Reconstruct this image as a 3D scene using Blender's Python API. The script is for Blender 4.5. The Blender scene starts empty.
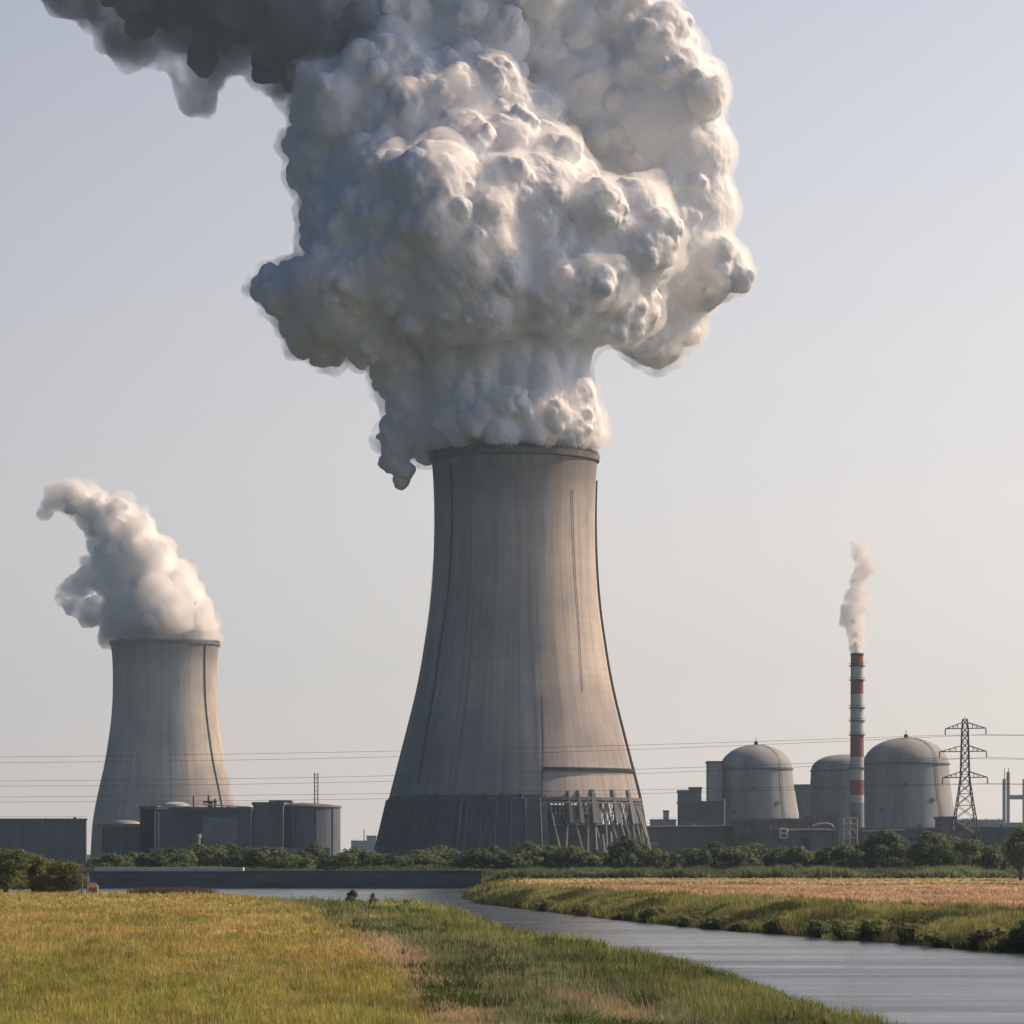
import bpy, math, random
import numpy as np
from mathutils import Vector, Matrix
R = math.radians
S = bpy.context.scene
COL = S.collection
rng = np.random.default_rng(7)
random.seed(7)

# ------------------------------------------------------------------ camera, sky, sun, exposure
F = 3500.0; HZ = 852.0; CAMH = 5.0
cd = bpy.data.cameras.new('camera'); cam = bpy.data.objects.new('camera', cd); COL.objects.link(cam)
cam.location = (0, 0, CAMH); cam.rotation_euler = (R(90), 0, 0)
cd.sensor_width = 36; cd.lens = 36*F/1024; cd.shift_y = (HZ-512)/1024; cd.clip_start = 1; cd.clip_end = 60000
S.camera = cam
SUN_AZ, SUN_EL = 70, 37          # azimuth from +Y towards +X
SKY_GAIN = [(-1, (.03, .10, .20)), (-.3, (.045, .13, .26)), (.03, (.20, .34, .52)), (.20, (.77, .785, .81)), (.48, (1.04, 1.03, 1.0)), (1, (1, 1, 1))]
W = bpy.data.worlds.new('World'); S.world = W; W.use_nodes = True
nt = W.node_tree; bg = nt.nodes['Background']
sky = nt.nodes.new('ShaderNodeTexSky'); sky.sky_type = 'NISHITA'; sky.sun_disc = False
sky.sun_elevation = R(SUN_EL); sky.sun_rotation = R(SUN_AZ)
sky.air_density = 1.0; sky.dust_density = 1.0; sky.ozone_density = 1.5; sky.altitude = 0
hs = nt.nodes.new('ShaderNodeHueSaturation'); hs.inputs['Saturation'].default_value = .72
tint = nt.nodes.new('ShaderNodeMix'); tint.data_type = 'RGBA'; tint.blend_type = 'MULTIPLY'; tint.inputs[0].default_value = 1
tint.inputs[7].default_value = (.99, .98, 1.03, 1)
# dusty air over the horizon, brighter towards the sun, by direction in the world
tc = nt.nodes.new('ShaderNodeTexCoord'); sp = nt.nodes.new('ShaderNodeSeparateXYZ')
nt.links.new(tc.outputs['Generated'], sp.inputs[0])
mr = nt.nodes.new('ShaderNodeMapRange'); mr.inputs[1].default_value = 0.0; mr.inputs[2].default_value = 0.39
mr.inputs[3].default_value = .85; mr.inputs[4].default_value = 0.0
nt.links.new(sp.outputs[2], mr.inputs[0])
dt = nt.nodes.new('ShaderNodeVectorMath'); dt.operation = 'DOT_PRODUCT'
dt.inputs[1].default_value = (math.sin(R(SUN_AZ)), math.cos(R(SUN_AZ)), 0)
nt.links.new(tc.outputs['Generated'], dt.inputs[0])
def curve(src, stops):
    r = nt.nodes.new('ShaderNodeValToRGB'); e = r.color_ramp.elements
    m = nt.nodes.new('ShaderNodeMath'); m.operation = 'MULTIPLY_ADD'; m.inputs[1].default_value = .5; m.inputs[2].default_value = .5
    nt.links.new(src, m.inputs[0]); nt.links.new(m.outputs[0], r.inputs[0])
    while len(e) < len(stops): e.new(.5)
    for i, (p, v) in enumerate(stops): e[i].position = (p+1)/2; e[i].color = (v, v, v, 1) if not isinstance(v, tuple) else (*v, 1)
    return r.outputs[0]
dustf = curve(dt.outputs['Value'], [(-1, .10), (-.2, .35), (.2, .95), (.6, 1)])
gain = curve(dt.outputs['Value'], SKY_GAIN)
mf = nt.nodes.new('ShaderNodeMath'); mf.operation = 'MULTIPLY'; nt.links.new(mr.outputs[0], mf.inputs[0]); nt.links.new(dustf, mf.inputs[1])
mx = nt.nodes.new('ShaderNodeMix'); mx.data_type = 'RGBA'
mx.inputs[7].default_value = (7.75, 6.75, 6.25, 1)
gm_ = nt.nodes.new('ShaderNodeMix'); gm_.data_type = 'RGBA'; gm_.blend_type = 'MULTIPLY'; gm_.inputs[0].default_value = 1
nt.links.new(sky.outputs[0], hs.inputs['Color']); nt.links.new(hs.outputs[0], tint.inputs[6])
nt.links.new(tint.outputs[2], mx.inputs[6]); nt.links.new(mf.outputs[0], mx.inputs[0])
nt.links.new(mx.outputs[2], gm_.inputs[6]); nt.links.new(gain, gm_.inputs[7])
nt.links.new(gm_.outputs[2], bg.inputs[0]); bg.inputs[1].default_value = 0.13
sl = bpy.data.lights.new('sun', 'SUN'); sun = bpy.data.objects.new('sun', sl); COL.objects.link(sun)
sl.energy = 5.0; sl.angle = R(0.6); sl.color = (1, .71, .46)
sd = Vector((math.sin(R(SUN_AZ))*math.cos(R(SUN_EL)), math.cos(R(SUN_AZ))*math.cos(R(SUN_EL)), math.sin(R(SUN_EL))))
sun.rotation_euler = sd.to_track_quat('Z', 'Y').to_euler()
S.view_settings.view_transform = 'Standard'; S.view_settings.look = 'None'
S.view_settings.exposure = 0.0; S.view_settings.gamma = 1
S.render.engine = 'CYCLES'
cy = S.cycles
cy.use_denoising = True; cy.max_bounces = 10; cy.diffuse_bounces = 4; cy.volume_bounces = 8
cy.transparent_max_bounces = 16; cy.glossy_bounces = 3; cy.transmission_bounces = 2
cy.volume_max_steps = 256; cy.volume_step_rate = .12

# ------------------------------------------------------------------ helpers
def P(px, py, D):      # picture point at distance D -> world
    return Vector(((px-512)*D/F, D, CAMH-(py-HZ)*D/F))
def link(o, parent=None):
    COL.objects.link(o)
    if parent is not None:
        o.parent = parent
        o.matrix_parent_inverse = Matrix.Translation(parent.location).inverted()
    return o
def tag(o, label=None, cat=None, group=None, kind=None):
    if label: o['label'] = label
    if cat: o['category'] = cat
    if group: o['group'] = group
    if kind: o['kind'] = kind
    return o
def thing(name, label, cat, loc=(0, 0, 0), group=None):
    o = bpy.data.objects.new(name, None); o.location = loc; o.empty_display_size = 1; COL.objects.link(o)
    return tag(o, label, cat, group)
def fast_mesh(name, V, Fq=None, Ft=None, mat=None, parent=None, smooth=False, col=None):
    """numpy mesh: V (n,3), quads, tris"""
    me = bpy.data.meshes.new(name); V = np.asarray(V, np.float32)
    nq = 0 if Fq is None else len(Fq); n3 = 0 if Ft is None else len(Ft)
    loops = []
    if nq: loops.append(np.asarray(Fq, np.int32).ravel())
    if n3: loops.append(np.asarray(Ft, np.int32).ravel())
    loops = np.concatenate(loops)
    me.vertices.add(len(V)); me.vertices.foreach_set('co', V.ravel())
    me.loops.add(len(loops)); me.loops.foreach_set('vertex_index', loops)
    starts = np.concatenate([np.arange(nq)*4, nq*4+np.arange(n3)*3]).astype(np.int32)
    me.polygons.add(nq+n3); me.polygons.foreach_set('loop_start', starts)
    me.polygons.foreach_set('use_smooth', np.full(nq+n3, smooth))
    me.update(calc_edges=True)
    if col is not None:
        a = me.color_attributes.new('Col', 'FLOAT_COLOR', 'POINT')
        c4 = np.ones((len(V), 4), np.float32); c4[:, :3] = col
        a.data.foreach_set('color', c4.ravel())
    if mat: me.materials.append(mat)
    return link(bpy.data.objects.new(name, me), parent)

class MB:
    def __init__(s): s.v = []; s.f = []; s.sm = False
    def add(s, vs, fs):
        n = len(s.v); s.v += [tuple(v) for v in vs]; s.f += [tuple(i+n for i in f) for f in fs]
    def box(s, x0, x1, y0, y1, z0, z1, b=0.0):
        vs = [(x, y, z) for z in (z0, z1) for y in (y0, y1) for x in (x0, x1)]
        s.add(vs, [(0, 2, 3, 1), (4, 5, 7, 6), (0, 1, 5, 4), (2, 6, 7, 3), (0, 4, 6, 2), (1, 3, 7, 5)]); return s
    def tube(s, pts, r, n=6, r2=None):
        pts = [Vector(p) for p in pts]; m = len(pts); rings = []
        for i, p in enumerate(pts):
            d = (pts[min(i+1, m-1)]-pts[max(i-1, 0)]).normalized()
            a = d.cross(Vector((0, 0, 1)) if abs(d.z) < .95 else Vector((1, 0, 0))).normalized(); b = d.cross(a)
            rr = r if r2 is None else r+(r2-r)*i/max(1, m-1)
            rings.append([p+a*rr*math.cos(2*math.pi*k/n)+b*rr*math.sin(2*math.pi*k/n) for k in range(n)])
        vs = [v for g in rings for v in g]; fs = []
        for i in range(m-1):
            for k in range(n):
                fs.append((i*n+k, i*n+(k+1) % n, (i+1)*n+(k+1) % n, (i+1)*n+k))
        fs.append(tuple(range(n))[::-1]); fs.append(tuple((m-1)*n+k for k in range(n)))
        s.add(vs, fs); return s
    def lathe(s, prof, n=96, c=(0, 0), a0=0, a1=2*math.pi):
        full = abs(a1-a0-2*math.pi) < 1e-6; m = n if full else n+1
        vs = []; fs = []
        for (r, z) in prof:
            for k in range(m):
                a = a0+(a1-a0)*k/n; vs.append((c[0]+r*math.sin(a), c[1]-r*math.cos(a), z))
        for i in range(len(prof)-1):
            for k in range(n):
                k2 = (k+1) % m
                fs.append((i*m+k, i*m+k2, (i+1)*m+k2, (i+1)*m+k))
        s.add(vs, fs); return s
    def build(s, name, mat, parent=None, smooth=False):
        me = bpy.data.meshes.new(name); me.from_pydata(s.v, [], s.f); me.materials.append(mat)
        if smooth: me.polygons.foreach_set('use_smooth', [True]*len(me.polygons))
        me.update()
        return link(bpy.data.objects.new(name, me), parent)

def copy_tree(o, parent=None):
    c = o.copy(); COL.objects.link(c)
    if parent is not None: c.parent = parent
    for ch in list(o.children): copy_tree(ch, c)
    return c

# value noise in numpy ------------------------------------------------
_T = rng.random(65536).astype(np.float32)
def _h(ix, iy, iz=0):
    return _T[(ix*73856093 ^ iy*19349663 ^ iz*83492791) & 65535]
def vnoise2(x, y):
    ix = np.floor(x).astype(np.int64); iy = np.floor(y).astype(np.int64); fx = x-ix; fy = y-iy
    fx = fx*fx*(3-2*fx); fy = fy*fy*(3-2*fy)
    return ((_h(ix, iy)*(1-fx)+_h(ix+1, iy)*fx)*(1-fy)+(_h(ix, iy+1)*(1-fx)+_h(ix+1, iy+1)*fx)*fy)
def fbm2(x, y, o=4):
    a = 0; w = .5; t = 0
    for k in range(o):
        a = a+w*vnoise2(x*2**k+17*k, y*2**k+31*k); t += w; w *= .5
    return a/t
def vnoise3(p):
    i = np.floor(p).astype(np.int64); f = p-i; f = f*f*(3-2*f); out = 0
    for dx in (0, 1):
        for dy in (0, 1):
            for dz in (0, 1):
                w = (f[:, 0] if dx else 1-f[:, 0])*(f[:, 1] if dy else 1-f[:, 1])*(f[:, 2] if dz else 1-f[:, 2])
                out = out+w*_h(i[:, 0]+dx, i[:, 1]+dy, i[:, 2]+dz)
    return out
def worley3(p):
    i = np.floor(p).astype(np.int64); best = np.full(len(p), 9.0)
    for dx in (-1, 0, 1):
        for dy in (-1, 0, 1):
            for dz in (-1, 0, 1):
                c = i+np.array([dx, dy, dz])
                q = c+np.stack([_h(c[:, 0], c[:, 1], c[:, 2]), _h(c[:, 1]+11, c[:, 2], c[:, 0]), _h(c[:, 2]+5, c[:, 0]+9, c[:, 1])], 1)
                best = np.minimum(best, ((p-q)**2).sum(1))
    return np.sqrt(best)

# ------------------------------------------------------------------ materials
def mat_new(name):
    m = bpy.data.materials.new(name); m.use_nodes = True
    return m, m.node_tree, m.node_tree.nodes['Principled BSDF']
def ramp(nt, src, stops):
    r = nt.nodes.new('ShaderNodeValToRGB'); e = r.color_ramp.elements
    while len(e) < len(stops): e.new(.5)
    for i, (p, c) in enumerate(stops):
        e[i].position = p; e[i].color = (*c, 1) if len(c) == 3 else c
    nt.links.new(src, r.inputs[0]); return r.outputs[0]
def noise(nt, scale, detail=4, rough=.55, vec=None, mapping=None):
    n = nt.nodes.new('ShaderNodeTexNoise'); n.inputs['Scale'].default_value = scale
    n.inputs['Detail'].default_value = detail; n.inputs['Roughness'].default_value = rough
    if vec is None:
        t = nt.nodes.new('ShaderNodeTexCoord'); vec = t.outputs['Object']
    if mapping:
        mp = nt.nodes.new('ShaderNodeMapping'); mp.inputs['Scale'].default_value = mapping
        nt.links.new(vec, mp.inputs[0]); vec = mp.outputs[0]
    nt.links.new(vec, n.inputs['Vector']); return n.outputs['Fac']
def mixc(nt, a, b, fac, mode='MULTIPLY'):
    m = nt.nodes.new('ShaderNodeMix'); m.data_type = 'RGBA'; m.blend_type = mode
    if isinstance(fac, (int, float)): m.inputs[0].default_value = fac
    else: nt.links.new(fac, m.inputs[0])
    for k, v in ((6, a), (7, b)):
        if isinstance(v, tuple): m.inputs[k].default_value = (*v, 1)
        else: nt.links.new(v, m.inputs[k])
    return m.outputs[2]
def plain(name, c, rough=.8, scale=.15, var=.25, metal=0, mapping=None, bump=0):
    m, nt, b = mat_new(name)
    n = noise(nt, scale, 6, .6, mapping=mapping)
    lo = tuple(x*(1-var) for x in c); hi = tuple(min(1, x*(1+var)) for x in c)
    nt.links.new(ramp(nt, n, [(.3, lo), (.7, hi)]), b.inputs['Base Color'])
    b.inputs['Roughness'].default_value = rough; b.inputs['Metallic'].default_value = metal
    b.inputs['Specular IOR Level'].default_value = .25
    return m

def concrete_tower(name, base):
    m, nt, b = mat_new(name)
    t = nt.nodes.new('ShaderNodeTexCoord'); o = t.outputs['Object']
    s = nt.nodes.new('ShaderNodeSeparateXYZ'); nt.links.new(o, s.inputs[0])
    at = nt.nodes.new('ShaderNodeMath'); at.operation = 'ARCTAN2'
    nt.links.new(s.outputs[0], at.inputs[0]); nt.links.new(s.outputs[1], at.inputs[1])
    cb = nt.nodes.new('ShaderNodeCombineXYZ')
    nt.links.new(at.outputs[0], cb.inputs[0]); nt.links.new(s.outputs[2], cb.inputs[2])
    streak = noise(nt, 1.0, 6, .65, cb.outputs[0], (15, 1, .010))
    fine = noise(nt, 1.0, 3, .6, cb.outputs[0], (110, 1, .03))
    blot = noise(nt, .03, 5, .6, o)
    lift = noise(nt, 1.0, 2, .5, cb.outputs[0], (.6, 1, .45))
    c = ramp(nt, streak, [(.28, tuple(x*.62 for x in base)), (.55, base), (.8, tuple(x*1.12 for x in base))])
    c = mixc(nt, c, ramp(nt, blot, [(.32, (.62, .64, .68)), (.62, (1.10, 1.06, 1.0))]), .9)
    c = mixc(nt, c, ramp(nt, fine, [(.3, (.93, .93, .93)), (.7, (1.04, 1.04, 1.04))]), .5)
    c = mixc(nt, c, ramp(nt, lift, [(.35, (.92, .92, .93)), (.6, (1.03, 1.03, 1.03))]), .5)
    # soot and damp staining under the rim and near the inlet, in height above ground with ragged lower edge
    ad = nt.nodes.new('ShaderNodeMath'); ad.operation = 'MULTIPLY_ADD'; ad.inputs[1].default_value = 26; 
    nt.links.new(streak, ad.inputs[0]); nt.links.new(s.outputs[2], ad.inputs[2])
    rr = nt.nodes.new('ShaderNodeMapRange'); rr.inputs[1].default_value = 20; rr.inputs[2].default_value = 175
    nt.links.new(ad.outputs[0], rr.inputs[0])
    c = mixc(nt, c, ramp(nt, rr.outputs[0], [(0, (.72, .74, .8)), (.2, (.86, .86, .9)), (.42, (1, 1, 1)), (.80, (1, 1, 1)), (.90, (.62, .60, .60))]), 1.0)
    nt.links.new(c, b.inputs['Base Color']); b.inputs['Roughness'].default_value = .9
    b.inputs['Specular IOR Level'].default_value = .15
    bp = nt.nodes.new('ShaderNodeBump'); bp.inputs['Strength'].default_value = .35; bp.inputs['Distance'].default_value = .25
    nt.links.new(fine, bp.inputs['Height']); nt.links.new(bp.outputs[0], b.inputs['Normal'])
    return m

M = {}
M['shell'] = concrete_tower('tower_concrete', (.56, .52, .485))
M['shell_far'] = M['shell']
M['rim'] = plain('rim_concrete', (.17, .165, .165), .9, .3, .35)
M['pipe_dark'] = plain('dark_metal', (.045, .045, .05), .6, .5, .3)
M['pipe_pale'] = plain('pale_metal', (.45, .44, .42), .5, .5, .15)
M['strut'] = plain('pale_strut', (.20, .20, .205), .7, .5, .2)
M['clad'] = plain('blue_cladding', (.075, .10, .125), .7, .12, .3, mapping=(3, 3, .25))
M['clad2'] = plain('slate_cladding', (.115, .14, .18), .75, .1, .3, mapping=(2, 2, .2))
M['wall'] = plain('grey_wall', (.145, .17, .205), .8, .12, .3, mapping=(2, 2, .3))
M['wall_light'] = plain('light_wall', (.21, .24, .27), .8, .15, .25)
M['brown'] = plain('brown_wall', (.13, .125, .135), .8, .12, .25)
M['roofpale'] = plain('pale_roof', (.55, .54, .52), .6, .2, .12)
M['dome'] = plain('dome_concrete', (.30, .315, .33), .85, .12, .28, mapping=(1, 1, .12))
M['steel'] = plain('galvanised_steel', (.16, .16, .16), .55, 1, .2, metal=.2)
M['red'] = plain('band_red', (.27, .115, .095), .7, .3, .2)
M['white'] = plain('band_white', (.48, .49, .49), .7, .3, .12)
M['wire'] = plain('wire_metal', (.12, .12, .12), .6, 1, .1)
M['bark'] = plain('bark', (.10, .08, .06), .9, 2, .3)
M['quay'] = plain('quay_stone', (.13, .145, .17), .85, .25, .35, mapping=(.3, .3, 2))
M['quaytop'] = plain('quay_coping', (.60, .60, .60), .8, .3, .2)
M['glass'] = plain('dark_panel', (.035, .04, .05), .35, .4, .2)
M['brick'] = plain('weathered_timber', (.20, .14, .10), .85, 1, .3)

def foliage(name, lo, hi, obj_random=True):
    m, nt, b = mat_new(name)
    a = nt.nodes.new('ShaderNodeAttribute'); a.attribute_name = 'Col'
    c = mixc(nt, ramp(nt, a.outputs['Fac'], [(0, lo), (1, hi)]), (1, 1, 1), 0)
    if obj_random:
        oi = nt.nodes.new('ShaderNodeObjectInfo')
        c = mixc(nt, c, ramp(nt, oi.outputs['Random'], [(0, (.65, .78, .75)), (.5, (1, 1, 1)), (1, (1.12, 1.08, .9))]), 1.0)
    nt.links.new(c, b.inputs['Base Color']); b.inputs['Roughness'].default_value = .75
    b.inputs['Specular IOR Level'].default_value = .15
    tr = nt.nodes.new('ShaderNodeBsdfTranslucent'); nt.links.new(c, tr.inputs[0])
    mxs = nt.nodes.new('ShaderNodeMixShader'); mxs.inputs[0].default_value = .4
    nt.links.new(b.outputs[0], mxs.inputs[1]); nt.links.new(tr.outputs[0], mxs.inputs[2])
    nt.links.new(mxs.outputs[0], nt.nodes['Material Output'].inputs['Surface'])
    return m
M['leaf'] = foliage('leaves', (.075, .11, .06), (.21, .26, .13))
M['leaf_bank'] = foliage('bank_leaves', (.14, .17, .07), (.42, .45, .19))
M['leaf_olive'] = foliage('olive_leaves', (.08, .10, .04), (.24, .26, .10))
def colattr(name, rough=.85, transl=.25):
    m, nt, b = mat_new(name)
    a = nt.nodes.new('ShaderNodeAttribute'); a.attribute_name = 'Col'
    nt.links.new(a.outputs['Color'], b.inputs['Base Color']); b.inputs['Roughness'].default_value = rough
    b.inputs['Specular IOR Level'].default_value = .1
    if transl:
        tr = nt.nodes.new('ShaderNodeBsdfTranslucent'); nt.links.new(a.outputs['Color'], tr.inputs[0])
        mxs = nt.nodes.new('ShaderNodeMixShader'); mxs.inputs[0].default_value = transl
        nt.links.new(b.outputs[0], mxs.inputs[1]); nt.links.new(tr.outputs[0], mxs.inputs[2])
        nt.links.new(mxs.outputs[0], nt.nodes['Material Output'].inputs['Surface'])
    return m
M['blade'] = colattr('grass_blades', transl=.4)

# ------------------------------------------------------------------ haze
hb = MB().box(-6800, 6800, -300, 7300, -6, 390)
hm = bpy.data.materials.new('haze_air'); hm.use_nodes = True; hn = hm.node_tree; hn.nodes.clear()
ho = hn.nodes.new('ShaderNodeOutputMaterial'); pv = hn.nodes.new('ShaderNodeVolumePrincipled')
pv.inputs['Color'].default_value = (.56, .80, 1.0, 1); pv.inputs['Density'].default_value = 6.5e-5
pv.inputs['Anisotropy'].default_value = .2
hn.links.new(pv.outputs[0], ho.inputs['Volume'])
tag(hb.build('haze', hm), 'pale dusty haze filling the air over the plain', 'haze', kind='stuff')

# ------------------------------------------------------------------ terrain and river
def G(px, py, z=0.0):
    Y = F*(CAMH-z)/(py-HZ); return np.array([(px-512)*Y/F, Y])
WZ = -2.0
far_edge = [G(1500, 990, WZ), G(1024, 953, WZ), G(960, 949, WZ), G(900, 943.5, WZ), G(840, 939, WZ), G(780, 934, WZ), G(740, 931.5, WZ), G(700, 928, WZ), G(650, 923, WZ), G(600, 918, WZ),
            G(545, 911.5, WZ), G(505, 907, WZ), G(478, 903.5, WZ), G(466, 899.5, WZ), G(462, 896.5, WZ), G(472, 892, WZ), G(484, 888.6, WZ)]
wall_edge = [G(488, 888, WZ), G(90, 888, WZ), G(-500, 888, WZ)]
def NB(px, py, ox=3.0, oy=5.0, z=-.35):
    g = G(px, py, z); return np.array([g[0]+ox, g[1]+oy])
near_edge = [NB(-500, 895), NB(0, 894.5), NB(110, 894), NB(200, 894.5), NB(250, 897), NB(300, 901), NB(340, 904, 2, 3), NB(385, 904, 1, 2), NB(420, 902.5, 0, 2), NB(450, 903, 2, 0), NB(466, 906, 2, 0), NB(462, 914.5),
             NB(480, 921), NB(520, 929.5), NB(560, 939), NB(600, 947), NB(650, 955), NB(700, 968), NB(750, 983), NB(790, 998), NB(840, 1012), NB(895, 1030), NB(1000, 1070), NB(1300, 1180), np.array([60., 30.]), np.array([75., 20.])]
RIV = np.array(far_edge+wall_edge+near_edge)
def poly_sd(x, y, poly):
    """signed distance, negative inside"""
    inside = np.zeros(x.shape, bool); dmin = np.full(x.shape, 1e9)
    n = len(poly)
    for i in range(n):
        ax, ay = poly[i]; bx, by = poly[(i+1) % n]
        ex, ey = bx-ax, by-ay; L = ex*ex+ey*ey+1e-9
        t = np.clip(((x-ax)*ex+(y-ay)*ey)/L, 0, 1)
        dmin = np.minimum(dmin, (x-ax-t*ex)**2+(y-ay-t*ey)**2)
        c = ((ay > y) != (by > y)) & (x < ex*(y-ay)/((ey) if abs(ey) > 1e-9 else 1e-9)+ax)
        inside ^= c
    d = np.sqrt(dmin); return np.where(inside, -d, d)
def ground_z(x, y):
    sdv = poly_sd(x, y, RIV)+(fbm2(x*.25, y*.25, 3)-.5)*2.5*np.clip(y/300, .3, 1)
    t = np.clip(sdv/9.0, 0, 1); t = 1-(1-t)**2
    z = -2.0+2.0*t
    z = np.where(sdv < 0, np.maximum(-3.2, -2.0+sdv*.35), z)
    z = z+(fbm2(x*.06, y*.06, 3)-.5)*.5*np.clip(sdv/15, 0, 1)*np.clip(1.5-y/900, 0, 1)
    return z, sdv
def to_px(x, y, z):
    yy = np.maximum(y, 1); return 512+F*x/yy, HZ+F*(CAMH-z)/yy

def land_colour(x, y, z):
    """natural ground cover colour by place"""
    px, py = to_px(x, y, z)
    n1 = fbm2(x*.11, y*.05, 4); n2 = fbm2(x*.5+9, y*.3, 3); n3 = fbm2(x*.03+4, y*.012+2, 3)
    def C(r, g, b): return np.array([r, g, b])[None, :]*np.ones((len(x), 1))
    def lerp(a, b, t): return a+(b-a)*np.clip(t, 0, 1)[:, None]
    green = C(.35, .34, .095); ochre = C(.43, .365, .135); rust = C(.52, .33, .17); dull = C(.20, .23, .12); straw = C(.50, .38, .25)
    c = lerp(green, ochre, (n1-.40)*3.2+(930-py)/70*.8+.30)
    c = lerp(c, rust, (n3-.50)*2*np.clip(1-abs(py-935)/60, 0, 1)+ (n2-.6)*1.2)
    # right of the dry path: dull scrub, then green bank strip
    xb = np.interp(py, [893, 905, 925, 950, 985, 1024, 1100], [260, 300, 345, 385, 425, 455, 500])
    xg = np.interp(py, [893, 905, 925, 943, 962, 985, 1024, 1100], [280, 320, 400, 470, 545, 610, 700, 900])
    right = 1/(1+np.exp(-(px-xb+(n2-.5)*40)/9))
    c = lerp(c, lerp(dull, straw, (n1-.55)*2.5), right)
    path = np.exp(-((px-xb-8-(n1-.5)*60)/np.interp(py, [900, 950, 1024], [6, 22, 30]))**2)*np.clip((py-925)/25, 0, 1)
    c = lerp(c, straw, path*.9)
    gs = 1/(1+np.exp(-(px-xg+(n2-.5)*30)/6))
    gcol = lerp(C(.16, .19, .07), C(.34, .35, .135), (n1-.35)*2.2)
    c = lerp(c, gcol, gs)
    soil = np.exp(-((px-np.interp(py, [985, 1024], [560, 630])-(n1-.5)*80)/22)**2)*np.clip((py-990)/15, 0, 1)
    c = lerp(c, straw*.9, soil*.8)
    # the far right field in bands by distance
    rf = (x > np.interp(y, [200, 330, 460, 700], [40, 5, -10, -12])) & (y > np.interp(px, [460, 600, 700, 1024], [460, 372, 330, 240]))
    fb = y+(n1-.5)*45
    band = lerp(C(.34, .34, .13), C(.54, .38, .24), (fb-np.interp(px, [500, 600, 800, 1024], [480, 415, 318, 272]))/22)
    band = lerp(band, C(.13, .12, .06), np.exp(-((fb-540)/10)**2)*.8)
    band = lerp(band, C(.46, .39, .19), (fb-560)/15)
    band = lerp(band, C(.09, .10, .04), (fb-655)/15)
    c = np.where(rf[:, None], band, c)
    c = lerp(c, C(.06, .065, .035), (y-700)/60)
    bank = np.clip((z+.5)/-1.0, 0, 1)
    c = lerp(c, C(.07, .065, .035), bank)
    c = c*(.72+.56*fbm2(x*.16+50, y*.05+9, 3))[:, None]
    return np.clip(c, .01, 1)

us = np.concatenate([np.linspace(-.92, -.2, 24)[:-1], np.linspace(-.2, .2, 460), np.linspace(.2, .92, 24)[1:]])
ys = np.concatenate([[-250, -150, -60, 0, 30, 60], np.linspace(78, 260, 240), 260*np.exp(np.linspace(0, math.log(720/260), 260))[1:], 720*np.exp(np.linspace(0, math.log(7000/720), 40))[1:]])
U, YY = np.meshgrid(us, ys); XX = U*(np.maximum(YY, 0)+120)
gx, gy = XX.ravel(), YY.ravel(); gz, gsd = ground_z(gx, gy)
# ground stays low behind the river wall line is at plain level
gcol = land_colour(gx, gy, gz)
nr, nc = XX.shape; idx = np.arange(nr*nc).reshape(nr, nc)
quads = np.stack([idx[:-1, :-1], idx[:-1, 1:], idx[1:, 1:], idx[1:, :-1]], -1).reshape(-1, 4)
gm, gnt, gb = mat_new('meadow_ground')
ga = gnt.nodes.new('ShaderNodeAttribute'); ga.attribute_name = 'Col'
gn1 = noise(gnt, .9, 6, .7); gn2 = noise(gnt, 6, 4, .7)
gc = mixc(gnt, ga.outputs['Color'], ramp(gnt, gn1, [(.3, (.62, .64, .62)), (.7, (1.25, 1.22, 1.15))]), 1)
gc = mixc(gnt, gc, ramp(gnt, gn2, [(.35, (.7, .7, .7)), (.7, (1.2, 1.2, 1.2))]), .8)
gnt.links.new(gc, gb.inputs['Base Color']); gb.inputs['Roughness'].default_value = .95; gb.inputs['Specular IOR Level'].default_value = .05
ground = fast_mesh('ground', np.stack([gx, gy, gz], 1), quads, mat=gm, smooth=True, col=gcol)
tag(ground, 'grassy meadow and river banks reaching to the power station', 'ground', kind='structure')

# river
wm, wn, wb = mat_new('river_water')
wb.inputs['Base Color'].default_value = (.035, .045, .05, 1); wb.inputs['Roughness'].default_value = .24
wb.inputs['IOR'].default_value = 1.45
n1 = noise(wn, 1.0, 4, .6, mapping=(.35, 1.1, 1)); n2 = noise(wn, .06, 3, .5, mapping=(.5, 1.6, 1))
bp = wn.nodes.new('ShaderNodeBump'); bp.inputs['Distance'].default_value = .14
st = ramp(wn, n2, [(.35, (.25, .25, .25)), (.65, (.9, .9, .9))])
wr_ = wn.nodes.new('ShaderNodeMapRange'); wr_.inputs[1].default_value = .35; wr_.inputs[2].default_value = .65; wr_.inputs[3].default_value = .16; wr_.inputs[4].default_value = .34
n3_ = noise(wn, .05, 5, .6, mapping=(.3, 2.2, 1)); wn.links.new(n3_, wr_.inputs[0]); wn.links.new(wr_.outputs[0], wb.inputs['Roughness'])
wn.links.new(st, bp.inputs['Strength'])
wn.links.new(n1, bp.inputs['Height']); wn.links.new(bp.outputs[0], wb.inputs['Normal'])
wv = [(-700, -200, WZ), (900, -200, WZ), (900, 700, WZ), (-700, 700, WZ)]
water = fast_mesh('river_water', wv, [(0, 1, 2, 3)], mat=wm)
tag(water, 'calm grey river bending from the lower right to the far left', 'river', kind='structure')

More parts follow.
